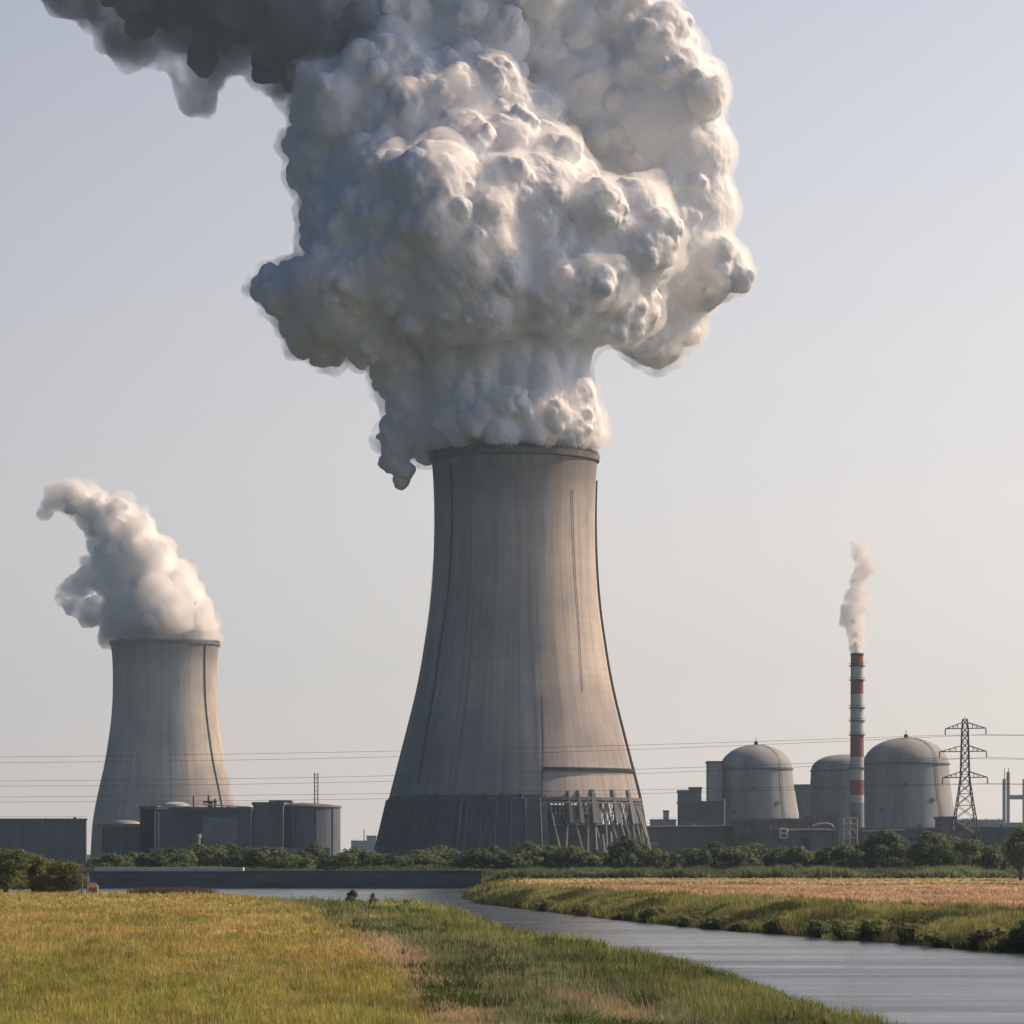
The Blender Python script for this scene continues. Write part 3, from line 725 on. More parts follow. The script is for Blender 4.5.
m = MB(); zs = [0, 5, 9.5, 13.5, 17, 20, 22.5, 25, 27.3, 29.4, 31.4, 33.3, 35.3, 37.2, zt]
for a, b in zip(zs[:-1], zs[1:]):
    for i in range(4):
        j = (i+1) % 4
        m.tube([corner(i, a), corner(j, b)], .085, 4).tube([corner(j, a), corner(i, b)], .085, 4).tube([corner(i, b), corner(j, b)], .07, 4)
m.build('lattice', M['steel'], py_)
arms = []
for (ya, hwl, hwr) in ((728.5, 18.5, 19.5), (751.5, 24, 20), (777.5, 21, 21)):
    za = CAMH-(ya-HZ)*kp
    for s, h in ((-1, hwl), (1, hwr)):
        # arm turned 25 degrees: line runs obliquely
        d = Vector((math.cos(R(28))*s, -math.sin(R(28))*s, 0)); L = h*kp/math.cos(R(28)); m = MB()
        tip = Vector((pb.x, Dp, za))+d*L; h0 = hw(za)
        roots = [Vector((pb.x+s*h0, Dp+q*h0, za+u)) for q in (-1, 1) for u in (0, 1.5)]
        for r_ in roots: m.tube([r_, tip], .10, 4)
        for w in (.25, .5, .75):
            ps = [r_.lerp(tip, w) for r_ in roots]
            m.tube([ps[0], ps[1]], .06, 4).tube([ps[2], ps[3]], .06, 4).tube([ps[0], ps[2]], .06, 4).tube([ps[1], ps[0].lerp(tip, .3)], .05, 4)
        o = m.build('crossarm', M['steel'], py_)
        ins = MB().tube([tip, tip-Vector((0, 0, 1.6))], .12, 6)
        for q in range(5): ins.tube([tip-Vector((0, 0, .3+q*.26)), tip-Vector((0, 0, .38+q*.26))], .24, 8)
        ins.build('insulator', M['wall_light'], py_)
        arms.append((tip-Vector((0, 0, 1.6)), s, ya))
MB().tube([(pb.x-.5, Dp, zt), (pb.x+.5, Dp, zt)], .1, 4).tube([(pb.x, Dp, zt), (pb.x, Dp, zt+.6)], .07, 4).build('peak', M['steel'], py_)
names = {728.5: 'top', 751.5: 'middle', 777.5: 'lowest'}
y0s = {(728.5, -1): 757, (728.5, 1): 762.5, (751.5, -1): 781, (751.5, 1): 786, (777.5, -1): 797, (777.5, 1): 802}
for (tip, s, ya) in arms:
    # span to the left: end 500 m off, 200 m deeper, same height; sag fitted at the frame's left edge
    A = tip; B = tip+Vector((-460, 190, 0)); pts = []
    # parameter where wire crosses px=0
    t0 = min(np.linspace(0, 1, 400), key=lambda q: abs(512+F*(A.x+(B.x-A.x)*q)/(A.y+(B.y-A.y)*q)))
    Yq = A.y+(B.y-A.y)*t0; zq = CAMH-(y0s[(ya, s)]-HZ)*Yq/F
    sag = (A.z-zq)/(4*t0*(1-t0))
    for q in np.linspace(1, 0, 60): pts.append(A.lerp(B, q)-Vector((0, 0, 4*sag*q*(1-q))))
    C2 = tip+Vector((420, -175, 0))
    for q in np.linspace(0, 1, 30)[1:]: pts.append(A.lerp(C2, q)-Vector((0, 0, 4*sag*.8*q*(1-q))))
    tag(MB().tube(pts, .042, 4).build('power_line', M['wire']), f'thin power line strung from the {names[ya]} crossarm of the pylon, {"left" if s < 0 else "right"} hand tip', 'power line', group='wires strung from the pylon')

# ------------------------------------------------------------------ trees and bushes
def crown_mesh(rad, h, z0, nleaf, leaf, seed, clumps=16, matk='leaf'):
    r = np.random.default_rng(seed)
    cc = []
    for i in range(clumps):
        a = r.uniform(0, 2*math.pi); q = r.uniform(0, 1)**.5*rad*.68; zz = z0+h*(.12+.76*r.uniform(0, 1))
        sh = math.sqrt(max(.12, 1-((zz-z0)/h*1.9-.85)**2))
        cc.append((q*math.cos(a)*sh, q*math.sin(a)*sh, zz, rad*r.uniform(.28, .48)))
    cc = np.array(cc)
    w = cc[:, 3]**2; ci = r.choice(len(cc), nleaf, p=w/w.sum())
    d = r.normal(size=(nleaf, 3)); d /= np.linalg.norm(d, axis=1)[:, None]
    rr = cc[ci, 3]*r.uniform(.72, 1.08, nleaf)
    c = cc[ci, :3]+d*rr[:, None]*np.array([1, 1, .85])
    keep = c[:, 2] > .05; c = c[keep]; d = d[keep]; ci = ci[keep]; n = len(c)
    nrm = d+r.normal(size=(n, 3))*.55; nrm /= np.linalg.norm(nrm, axis=1)[:, None]
    t1 = np.cross(nrm, r.normal(size=(n, 3))); t1 /= np.linalg.norm(t1, axis=1)[:, None]+1e-6; t2 = np.cross(nrm, t1)
    s = leaf*r.uniform(.6, 1.3, n)[:, None]
    V = np.stack([c-t1*s*.5, c+t2*s*.38, c+t1*s*.55, c-t2*s*.38], 1).reshape(-1, 3)
    Q = np.arange(n*4).reshape(-1, 4)
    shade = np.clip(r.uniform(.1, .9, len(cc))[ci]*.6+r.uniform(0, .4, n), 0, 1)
    # rough inner mass of twigs and leaves
    k = 0; iv = []; it = []; ic = []
    for (x, y, z, q) in cc:
        base = len(V)+k
        th = np.linspace(0, 2*math.pi, 9)[:-1]; 
        ring = []
        for ph in (-1.1, -.4, .4, 1.1):
            for a in th: ring.append((x+.70*q*math.cos(ph)*math.cos(a)*r.uniform(.8, 1.1), y+.70*q*math.cos(ph)*math.sin(a)*r.uniform(.8, 1.1), max(.02, z+.66*q*math.sin(ph))))
        iv += ring
        for i in range(3):
            for j in range(8): it.append((base+i*8+j, base+i*8+(j+1) % 8, base+(i+1)*8+(j+1) % 8, base+(i+1)*8+j))
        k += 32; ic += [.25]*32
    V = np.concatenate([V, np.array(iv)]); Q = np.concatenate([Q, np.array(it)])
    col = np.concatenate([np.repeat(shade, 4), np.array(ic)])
    return V, Q, np.repeat(col[:, None], 3, 1)
def tree_proto(rad, h, trunk, nleaf, leaf, seed, mk='leaf', clumps=16, cat='bush'):
    t = bpy.data.objects.new(cat, None); t.empty_display_size = 1
    V, Q, c = crown_mesh(rad, h, trunk, nleaf, leaf, seed, clumps)
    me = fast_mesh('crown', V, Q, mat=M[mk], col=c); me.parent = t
    m = MB(); rs = random.Random(seed)
    m.tube([(0, 0, -.3), (.1, 0, trunk+.3*h), (.2, .1, trunk+.6*h)], rad*.08, 6, rad*.03)
    for q in range(5):
        a = rs.uniform(0, 6.28); m.tube([(0, 0, trunk*.6+.2), (rad*.4*math.cos(a), rad*.4*math.sin(a), trunk+h*rs.uniform(.3, .6))], rad*.045, 5, rad*.015)
    k = m.build('trunk', M['bark']); k.parent = t
    return t
protos = {}
def place_tree(key, px, D, width_px, height_px, label, cat, group, rz=None, used={}):
    t, (prad, ph) = protos[key]
    if key in used: o = copy_tree(t)
    else: o = t; COL.objects.link(t); used[key] = 1
    k = D/F; sx = width_px*k/2/prad; sz = height_px*k/ph
    gzv, _ = ground_z(np.array([(px-512)*k]), np.array([float(D)]))
    o.location = ((px-512)*k, D, float(gzv[0])-.05); o.scale = (sx, sx, sz); o.rotation_euler = (0, 0, random.uniform(0, 6.28) if rz is None else rz)
    tag(o, label, cat, group); return o
for i in range(6):
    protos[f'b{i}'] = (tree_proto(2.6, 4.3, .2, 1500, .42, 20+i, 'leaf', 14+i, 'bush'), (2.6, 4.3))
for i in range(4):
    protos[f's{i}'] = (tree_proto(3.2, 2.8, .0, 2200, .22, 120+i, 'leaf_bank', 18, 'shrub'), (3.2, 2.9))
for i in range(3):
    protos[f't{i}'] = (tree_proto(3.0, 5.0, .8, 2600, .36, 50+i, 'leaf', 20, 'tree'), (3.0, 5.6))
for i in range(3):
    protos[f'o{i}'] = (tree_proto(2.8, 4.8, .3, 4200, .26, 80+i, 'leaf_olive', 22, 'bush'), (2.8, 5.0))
ordn = lambda n: f'{n}{"th" if 10 <= n % 100 <= 20 else {1: "st", 2: "nd", 3: "rd"}.get(n % 10, "th")}'
# row behind the river wall, left of the big tower's right edge
xs = []; x = 96
while x < 470: xs.append(x); x += random.uniform(10, 17)
for i, x in enumerate(xs):
    D = random.uniform(700, 790); hpx = random.uniform(21, 30)
    place_tree(f'b{random.randrange(6)}', x, D, random.uniform(30, 56), hpx*random.uniform(.8, 1.05), f'green bush, {ordn(i+1)} from the left in the row behind the river wall', 'bush', 'bushes behind the river wall')
hedge = [(478, 24, 24), (492, 22, 27), (507, 30, 27), (524, 26, 30), (541, 28, 29), (556, 20, 24), (571, 24, 26), (588, 30, 25), (606, 26, 30), (622, 26, 34), (640, 24, 28), (655, 20, 26), (669, 24, 27), (684, 26, 26), (700, 20, 31), (718, 24, 32), (738, 27, 31), (757, 30, 29), (777, 28, 28), (795, 26, 30), (812, 34, 30), (832, 30, 28), (849, 28, 30)]
for i, (x, w, h) in enumerate(hedge):
    place_tree(f'b{(i*5+2) % 6}', x+random.uniform(-2, 2), random.uniform(688, 735), w*1.75, h*random.uniform(.85, 1.15), f'round bush, {ordn(i+1)} from the left in the hedge row between the big tower and chimney', 'bush', 'hedge row bushes below the station')
trees = [('t0', 878, 700, 44, 44), ('t1', 895, 708, 30, 36), ('b1', 912, 712, 24, 27), ('t2', 931, 698, 32, 40), ('t0', 945, 740, 22, 38), ('t1', 965, 700, 28, 33), ('b3', 985, 705, 24, 28), ('b4', 1000, 712, 20, 28), ('b2', 950, 688, 16, 26), ('b5', 975, 720, 26, 30)]
for i, (kx, x, D, w, h) in enumerate(sorted(trees, key=lambda q: q[1])):
    place_tree(kx, x, D, w*1.6, h*random.uniform(.95, 1.1), f'bushy tree, {ordn(i+1)} from the left in the row below the largest dome and pylon', 'tree', 'trees below the largest dome')
place_tree('t2', 1021, 610, 56, 50, 'large dark tree at the right edge at the end of the hedge', 'tree', None)
bk = []
for (x, w, h) in [(545, 22, 11), (585, 26, 12), (622, 18, 10), (652, 26, 13), (690, 30, 14), (718, 34, 17), (742, 24, 13), (780, 30, 15), (822, 34, 17), (850, 40, 20), (876, 30, 17), (915, 34, 17), (948, 42, 19), (985, 30, 18), (1012, 40, 26), (1036, 44, 30)]:
    e_ = [(512+F*p[0]/p[1], p[1]) for p in far_edge]; e_.sort(); D = float(np.interp(x, [a for a, _ in e_], [b for _, b in e_]))+random.uniform(1.5, 4)
    bk.append((x, w, h, D))
for i, (x, w, h, D) in enumerate(bk):
    place_tree(f's{i % 4}', x, D, w*1.5, h*.82, f'low riverside shrub, {ordn(i+1)} from the left along the far water edge', 'shrub', 'shrubs along the far river bank')
ol = [(6, 430, 50, 45), (33, 436, 38, 42), (52, 445, 36, 44), (66, 434, 32, 34), (-14, 440, 40, 46), (82, 452, 24, 26)]
for i, (x, D, w, h) in enumerate(sorted(ol)):
    place_tree(f'o{i % 3}', x, D, w*1.45, h*.92, f'olive green bush, {ordn(i+1)} from the left in the clump at the left field edge', 'bush', 'olive bushes at the left field edge')
sb = [(507, 0), (504, 0)]
for i, (x, D, w, h) in enumerate([(238, 447, 9, 6), (262, 440, 10, 6), (312, 395, 11, 7), (328, 385, 9, 6), (352, 345, 15, 12), (373, 340, 9, 9)]):
    place_tree(f'b{i}', x, D, w, h+2, f'tiny shrub, {ordn(i+1)} from the left on the near river edge below the river wall', 'shrub', 'tiny shrubs at the near river edge')

t = thing('sluice_post', 'small pale timber post frame at the right end of the olive bushes', 'post', P(85, 893, 426))
for x in (82, 87.5): MB().tube([P(x, 894, 426), P(x, 873, 426)], .12, 6).build('post', M['wall_light'], t)
MB().tube([P(81, 875, 425.8), P(88.5, 875, 425.8)], .10, 6).build('rail', M['wall_light'], t)
t = thing('field_shelter', 'small rusty orange shelter at the river end of the left field', 'shelter', P(92, 893, 430))
x0, x1, y0, y1, zb, z1 = bx(87.5, 97, 887.5, 430, 1.5, -.3)
MB().box(x0, x1, y0, y1, -.3, z1).build('wall', M['brick'], t)
MB().add([(x0-.1, y0-.1, z1), (x1+.1, y0-.1, z1), (x1+.1, y1+.1, z1), (x0-.1, y1+.1, z1), ((x0+x1)/2-.3, (y0+y1)/2, z1+.6), ((x0+x1)/2+.3, (y0+y1)/2, z1+.6)], [(0, 1, 5, 4), (2, 3, 4, 5), (1, 2, 5), (3, 0, 4), (0, 3, 2, 1)]) if False else None
m = MB(); m.add([(x0-.1, y0-.1, z1), (x1+.1, y0-.1, z1), (x1+.1, y1+.1, z1), (x0-.1, y1+.1, z1), ((x0+x1)/2-.3, (y0+y1)/2, z1+.6), ((x0+x1)/2+.3, (y0+y1)/2, z1+.6)], [(0, 1, 5, 4), (2, 3, 4, 5), (1, 2, 5), (3, 0, 4), (0, 3, 2, 1)]); m.build('roof', M['brick'], t)
tag(MB().tube([P(819, 884, 600), P(819, 876.5, 600)], .16, 6, .1).tube([P(817, 878.5, 600), P(821, 878.5, 600)], .07, 5).build('field_post', M['bark']), 'lone dark post with a short crosspiece in the tan field', 'post')

# ------------------------------------------------------------------ grasses
def blades(name, label, cat, n, sampler, hfun, wfun, colfun, lean=.25, seg=2, clump=6):
    x, y = sampler(n); x = np.repeat(x, clump)+rng.normal(0, .10, n*clump); y = np.repeat(y, clump)+rng.normal(0, .12, n*clump)
    z, sdv = ground_z(x, y)
    keep = (sdv > -.8) if 'reed' in name else (sdv > .5); x, y, z, sdv = x[keep], y[keep], z[keep], sdv[keep]; N = len(x)
    z = np.maximum(z, WZ-.2)
    h = hfun(x, y, z, sdv)*rng.uniform(.6, 1.25, N); w = wfun(x, y)*rng.uniform(.7, 1.3, N)
    a = rng.uniform(-.9, .9, N); wx, wy = np.cos(a)*w/2, np.sin(a)*w/2
    la = rng.uniform(0, 2*math.pi, N); ll = h*np.abs(rng.normal(0, lean, N)); lx, ly = np.cos(la)*ll-.05*h, np.sin(la)*ll
    V = np.empty((N, 5, 3), np.float32)
    for k, (fw, fh, fl) in enumerate([(-1, 0, 0), (1, 0, 0), (.75, .55, .35), (-.75, .55, .35), (0, 1, 1)]):
        V[:, k, 0] = x+fw*wx+lx*fl; V[:, k, 1] = y+fw*wy+ly*fl; V[:, k, 2] = z-.05+h*fh
    b = np.arange(N)[:, None]*5
    Q = b+np.array([[0, 1, 2, 3]]); T = b+np.array([[3, 2, 4]])
    c = colfun(x, y, z)
    c = c*(.55+.9*fbm2(x*1.1+3, y*.5, 3))[:, None]*rng.uniform(.6, 1.45, N)[:, None]*(1+rng.normal(0, .06, (N, 3)))
    col = np.repeat(np.clip(c, .005, .8), 5, 0)
    o = fast_mesh(name, V.reshape(-1, 3), Q, T, mat=M['blade'], col=col)
    return tag(o, label, cat, kind='stuff')
def screen_sampler(px0, px1, py0, py1, test):
    def f(n):
        X = []; Y = []; c = 0
        while c < n:
            px = rng.uniform(px0, px1, n*2); py = rng.uniform(py0, py1, n*2); y = F*CAMH/(py-HZ); x = (px-512)*y/F
            k = test(x, y, px, py); X.append(x[k]); Y.append(y[k]); c += k.sum()
        return np.concatenate(X)[:n], np.concatenate(Y)[:n]
    return f
def rightside(x, y, px, py):
    return (x > np.interp(y, [200, 330, 460, 700], [40, 5, -10, -12])) & (y > np.interp(px, [460, 600, 700, 1024], [460, 372, 330, 240])-14)
xg_line = lambda py: np.interp(py, [893, 905, 925, 943, 962, 985, 1024, 1100], [280, 320, 400, 470, 545, 610, 700, 900])
lc = land_colour
blades('meadow_grass', 'tall ochre and green meadow grass covering the left foreground', 'grass', 46000,
       screen_sampler(-90, 1000, 892.5, 1062, lambda x, y, px, py: ~rightside(x, y, px, py) & (px < xg_line(py)+20)),
       lambda x, y, z, s: .16+.7*np.clip(fbm2(x*.8, y*.4, 4)-.25, 0, 1), lambda x, y: .018+.00013*y, lambda x, y, z: lc(x, y, z)*1.12)
blades('bank_grass', 'lush green grass along the near river bank', 'grass', 26000,
       screen_sampler(260, 1100, 898, 1062, lambda x, y, px, py: ~rightside(x, y, px, py) & (px > xg_line(py)-12)),
       lambda x, y, z, s: .18+1.3*np.clip(fbm2(x*.7, y*.4, 4)-.28, 0, 1), lambda x, y: .018+.00013*y, lambda x, y, z: lc(x, y, np.maximum(z, -.3))*1.1)
def reed_s(n):
    X = []; Y = []; c = 0; FE = np.array(far_edge); seg = np.linalg.norm(np.diff(FE, axis=0), axis=1)*1.0
    pr_ = np.linalg.norm(np.diff(FE/ FE[:, 1:2]**1.0, axis=0), axis=1); i = rng.choice(len(seg), n, p=pr_/pr_.sum()); t = rng.uniform(0, 1, n)
    p = FE[i]*(1-t)[:, None]+FE[i+1]*t[:, None]
    d = FE[i+1]-FE[i]; d = d/np.linalg.norm(d, axis=1)[:, None]; nn = np.stack([d[:, 1], -d[:, 0]], 1)
    off_ = np.abs(rng.normal(0, 1, n))*8*np.clip(1-(p[:, 1]-240)/600, .4, 1)
    q = p+nn*off_[:, None]; return q[:, 0], q[:, 1]
def reedcol(x, y, z):
    n = fbm2(x*.22, y*.12, 4)
    a = np.array([.10, .12, .05]); b = np.array([.36, .36, .13]); t = np.clip((n-.38)*3.5+np.clip((z+1.2)*.25, -.3, .3), 0, 1)
    return a+(b-a)*t[:, None]
blades('reeds', 'green reeds and tall grass lining the far river bank', 'reeds', 30000, reed_s,
       lambda x, y, z, s: .15+1.5*np.clip(fbm2(x*.22, y*.14, 4)-.2, 0, 1), lambda x, y: .02+.00016*y, reedcol, lean=.15)
blades('seed_stalks', 'sparse pale seed stalks standing above the meadow grass', 'grass stalks', 5200,
       screen_sampler(-90, 1000, 895, 1062, lambda x, y, px, py: ~rightside(x, y, px, py)),
       lambda x, y, z, s: .55+0*x, lambda x, y: .010+.00010*y, lambda x, y, z: np.array([.50, .42, .24])+0*x[:, None], lean=.15, clump=2)
def weed_s(n):
    f = screen_sampler(240, 1000, 900, 1062, lambda x, y, px, py: ~rightside(x, y, px, py) & (fbm2(x*.35+70, y*.16, 3) > .56) & (px > np.interp(py, [893, 925, 985, 1024], [300, 330, 410, 440])))
    return f(n)
blades('weeds', 'clumps of dark green weeds in the scrub beside the near bank', 'weeds', 5200, weed_s,
       lambda x, y, z, s: .25+.9*np.clip(fbm2(x*.5, y*.3, 3)-.3, 0, 1), lambda x, y: .05+.0001*y, lambda x, y, z: np.array([.085, .12, .04])+0*x[:, None], lean=.7, clump=7)
blades('dead_reeds', 'reddish brown dead reeds at the far edge of the left field', 'reeds', 900,
       lambda n: (lambda px: ((px-512)*425/F, 425+rng.uniform(-4, 4, n)))(rng.choice([145, 155, 170, 182, 200], n)+rng.normal(0, 6, n)),
       lambda x, y, z, s: .75+0*x, lambda x, y: .07+0*x, lambda x, y, z: np.array([.15, .115, .08])+0*x[:, None], lean=.2)
blades('field_grass', 'short dry grass over the tan field beyond the river', 'grass', 16000,
       screen_sampler(455, 1200, 878.5, 925, rightside),
       lambda x, y, z, s: .22+.15*fbm2(x*.2, y*.15, 3), lambda x, y: .02+.00016*y, lambda x, y, z: lc(x, y, z)*1.1)
# low undergrowth in front of the hedge
def ug(n):
    px = rng.uniform(470, 1060, n); y = rng.uniform(664, 690, n); return (px-512)*y/F, y
blades('undergrowth', 'continuous low green undergrowth at the foot of the hedge row', 'undergrowth', 16000, ug,
       lambda x, y, z, s: .7+3.2*np.clip(fbm2(x*.22, y*.2, 3)-.3, 0, 1), lambda x, y: 0*x+.26, lambda x, y, z: np.array([.15, .19, .095])*(1+1.6*np.clip(fbm2(x*.1, y*.1, 3)-.4, 0, 1))[:, None], lean=.55)
def ug2(n):
    px = rng.uniform(-60, 500, n); y = rng.uniform(686, 700, n); return (px-512)*y/F, y
blades('undergrowth', 'low scrub growing along the top of the river wall', 'undergrowth', 9000, ug2,
       lambda x, y, z, s: .6+3.4*np.clip(fbm2(x*.22, y*.2, 3)-.3, 0, 1), lambda x, y: 0*x+.26, lambda x, y, z: np.array([.15, .19, .095])*(1+1.6*np.clip(fbm2(x*.1, y*.1, 3)-.4, 0, 1))[:, None], lean=.2)

# ------------------------------------------------------------------ steam and smoke
def surface_nets(d, origin, h):
    """d: 3D field, negative inside -> verts, quads"""
    ins = d < 0
    c = np.zeros(tuple(s-1 for s in d.shape), np.int8)
    for i in (0, 1):
        for j in (0, 1):
            for k in (0, 1): c += ins[i:i+c.shape[0], j:j+c.shape[1], k:k+c.shape[2]].astype(np.int8)
    act = np.argwhere((c > 0) & (c < 8)); ids = -np.ones(c.shape, np.int32); ids[tuple(act.T)] = np.arange(len(act))
    acc = np.zeros((len(act), 3), np.float32); cnt = np.zeros(len(act), np.float32)
    cs = [(i, j, k) for i in (0, 1) for j in (0, 1) for k in (0, 1)]
    A = act
    def val(o): return d[A[:, 0]+o[0], A[:, 1]+o[1], A[:, 2]+o[2]]
    for ax in range(3):
        for o in cs:
            if o[ax]: continue
            o2 = list(o); o2[ax] = 1; a = val(o); b = val(o2); x = (a < 0) != (b < 0)
            t = np.where(x, a/np.where(np.abs(a-b) < 1e-9, 1, a-b), 0)
            p = np.array(o, np.float32)[None]+np.zeros((len(A), 1), np.float32); p = np.repeat(np.array([o], np.float32), len(A), 0); p[:, ax] = t
            acc += p*x[:, None]; cnt += x
    V = (act+acc/np.maximum(cnt, 1)[:, None])*h+np.array(origin)
    Q = []
    for ax in range(3):
        sl0 = [slice(None)]*3; sl1 = [slice(None)]*3; sl0[ax] = slice(0, -1); sl1[ax] = slice(1, None)
        a = ins[tuple(sl0)]; b = ins[tuple(sl1)]
        e = np.argwhere(a != b); u, v = [(1, 2), (2, 0), (0, 1)][ax]
        e = e[(e[:, u] > 0) & (e[:, v] > 0) & (e[:, u] < d.shape[u]-1) & (e[:, v] < d.shape[v]-1)]
        flip = a[tuple(e.T)]
        def g(du, dv): q = e.copy(); q[:, u] -= du; q[:, v] -= dv; return ids[tuple(q.T)]
        q = np.stack([g(1, 1), g(0, 1), g(0, 0), g(1, 0)], 1); q[~flip] = q[~flip][:, ::-1]; Q.append(q)
    return V, np.concatenate(Q)
def vert_normals(V, Q):
    n = np.cross(V[Q[:, 2]]-V[Q[:, 0]], V[Q[:, 3]]-V[Q[:, 1]]); N = np.zeros_like(V)
    for k in range(4):
        for a in range(3): N[:, a] += np.bincount(Q[:, k], n[:, a], len(V))
    return N/(np.linalg.norm(N, axis=1)[:, None]+1e-9)
def stamp(d, o, h, c, r, sq=(1, 1, 1)):
    c = np.array(c, float); m = r*1.0+3*h
    lo = np.maximum(0, np.floor((c-m-o)/h)).astype(int); hi = np.minimum(d.shape, np.ceil((c+m-o)/h).astype(int)+1)
    if (hi <= lo).any(): return
    g = [(np.arange(lo[a], hi[a], dtype=np.float32)*h+o[a]-c[a])*sq[a] for a in range(3)]
    q = np.sqrt(g[0][:, None, None]**2+g[1][None, :, None]**2+g[2][None, None, :]**2)-r
    s = d[lo[0]:hi[0], lo[1]:hi[1], lo[2]:hi[2]]; np.minimum(s, q, out=s)
def plume(name, lobes, D, h, seed, levels=((24, .42), (9, .42)), parent=None, mat=None, disp=((.10, 1.2), (.25, .5)), shrink=0, smooth=1, minr=1.2, bias=.0):
    """lobes: (px, py, depth_px, r_px, [number scale]) at distance D; returns the mesh of their billowing union"""
    r = np.random.default_rng(seed); k = D/F; sp_ = []
    for L in lobes:
        c = np.array([(L[0]-512)*k, D+L[2]*k, CAMH-(L[1]-HZ)*k]); sp_.append((c, L[3]*k-shrink, 0, L[4] if len(L) > 4 else 1.0))
    allsp = list(sp_); cur = sp_
    for (num, ratio) in levels:
        nxt = []
        for (c, rad, lv, ns) in cur:
            for _ in range(int(num*ns)):
                d = r.normal(size=3); d[2] += bias; d[1] -= .3; d /= np.linalg.norm(d)
                rr = rad*ratio*(.5+.95*r.uniform(0, 1)**1.8)
                if rr < minr: continue
                nxt.append((c+d*(rad-rr*(r.uniform(.10, .55) if lv == 0 else r.uniform(.30, .75))), rr, lv+1, ns))
        # drop children buried deep in other lobes
        C = np.array([s[0] for s in sp_]); Rr = np.array([s[1] for s in sp_])
        nxt = [s for s in nxt if (np.linalg.norm(C-s[0], axis=1)-Rr).min() > -s[1]*1.1-1.0]
        allsp += nxt; cur = nxt
    allc = np.array([s[0] for s in allsp]); allr = np.array([s[1] for s in allsp])
    o = (allc-allr[:, None]).min(0)-4*h; top = (allc+allr[:, None]).max(0)+4*h
    shape = tuple(np.ceil((top-o)/h).astype(int))
    d = np.full(shape, 50.0, np.float32)
    for c, rad in zip(allc, allr): stamp(d, o, h, c, rad)
    d = np.minimum(d, 4*h)
    for _ in range(smooth):
        for ax in range(3):
            d = (np.roll(d, 1, ax)+2*d+np.roll(d, -1, ax))*.25
    V, Q = surface_nets(d, o, h)
    for (f, amp) in disp:
        N = vert_normals(V, Q); w = worley3(V*f+seed); V = V+N*((.55-w)*amp*1.6)[:, None]
    return fast_mesh(name, V, Q, mat=mat, parent=parent, smooth=True), len(V)

def steam_mat(name, col, sss=0.0, radius=4, bump=.5):
    m, nt, b = mat_new(name)
    b.inputs['Base Color'].default_value = (*col, 1); b.inputs['Roughness'].default_value = 1; b.inputs['Specular IOR Level'].default_value = 0
    if sss:
        b.inputs['Subsurface Weight'].default_value = sss; b.inputs['Subsurface Radius'].default_value = (1, 1, 1); b.inputs['Subsurface Scale'].default_value = radius
    n = noise(nt, .35, 7, .62); bp = nt.nodes.new('ShaderNodeBump'); bp.inputs['Strength'].default_value = bump; bp.inputs['Distance'].default_value = 2.0
    nt.links.new(n, bp.inputs['Height']); nt.links.new(bp.outputs[0], b.inputs['Normal'])
    return m
M['steam'] = steam_mat('steam', (.85, .86, .875), .5, 2.0, .30)
M['steam_pale'] = steam_mat('pale_steam', (.97, .965, .965), 1.0, 4, .2)
M['soot'] = steam_mat('soot_smoke', (.19, .205, .25), .0, 3, .3)  # dark blue-grey body of the upper left bank, one even tone

main_lobes = [
 (450, 240, -70, 72), (530, 220, -60, 58), (590, 245, -40, 58), (628, 268, -28, 36), (400, 275, -50, 62), (345, 293, -30, 48), (296, 294, -12, 30), (325, 325, -8, 34),
 (500, 290, -78, 52), (440, 300, -66, 52), (560, 292, -58, 46), (618, 312, -20, 32), (385, 215, -45, 50), (480, 175, -42, 50), (548, 175, -30, 38), (636, 232, -22, 28), (350, 235, -15, 40), (370, 330, -28, 34),
 (350, 110, 12, 52), (330, 150, 20, 36), (400, 92, 15, 52), (350, 180, 14, 38), (430, 125, -8, 55), (470, 95, 2, 48), (400, 165, -5, 55), (515, 125, 8, 42), (312, 105, 22, 22),
 (400, 30, 45, 48, .7), (470, 20, 42, 52, .7), (540, 15, 70, 52, .6), (600, 15, 85, 46, .6), (430, -30, 55, 58, .6), (520, -40, 55, 58, .6), (600, -30, 62, 45, .6), (350, -10, 62, 45, .6), (560, 60, 85, 46),
 (655, 95, 85, 62, .45), (683, 135, 95, 54, .45), (688, 190, 102, 54, .35), (680, 240, 105, 56, .35), (660, 285, 105, 50, .4), (620, 150, 130, 66, .08), (635, 230, 138, 58, .08), (690, 80, 70, 40, .8), (655, 45, 60, 42, .8), (605, 85, 95, 56, .6), (722, 255, 70, 28, .7), (640, 318, 70, 24, .7), (560, 120, 120, 66, .1),
 (405, 380, 0, 24), (412, 408, 5, 22), (404, 436, 8, 19, 1.6), (394, 444, 0, 12, 1.6), (396, 460, 8, 13, 1.8), (406, 470, 0, 8, 1.8), (401, 482, 5, 7, 1.8), (425, 435, 0, 20), (392, 372, 0, 17), (394, 350, -6, 24), (384, 438, 0, 6, 1.5), (425, 455, 0, 9, 1.5),
 (452, 432, -50, 15, .8), (478, 426, -60, 19, .8), (512, 420, -62, 21, .8), (548, 425, -58, 19, .8), (576, 430, -40, 17, .8), (588, 428, 0, 15, .8),
]
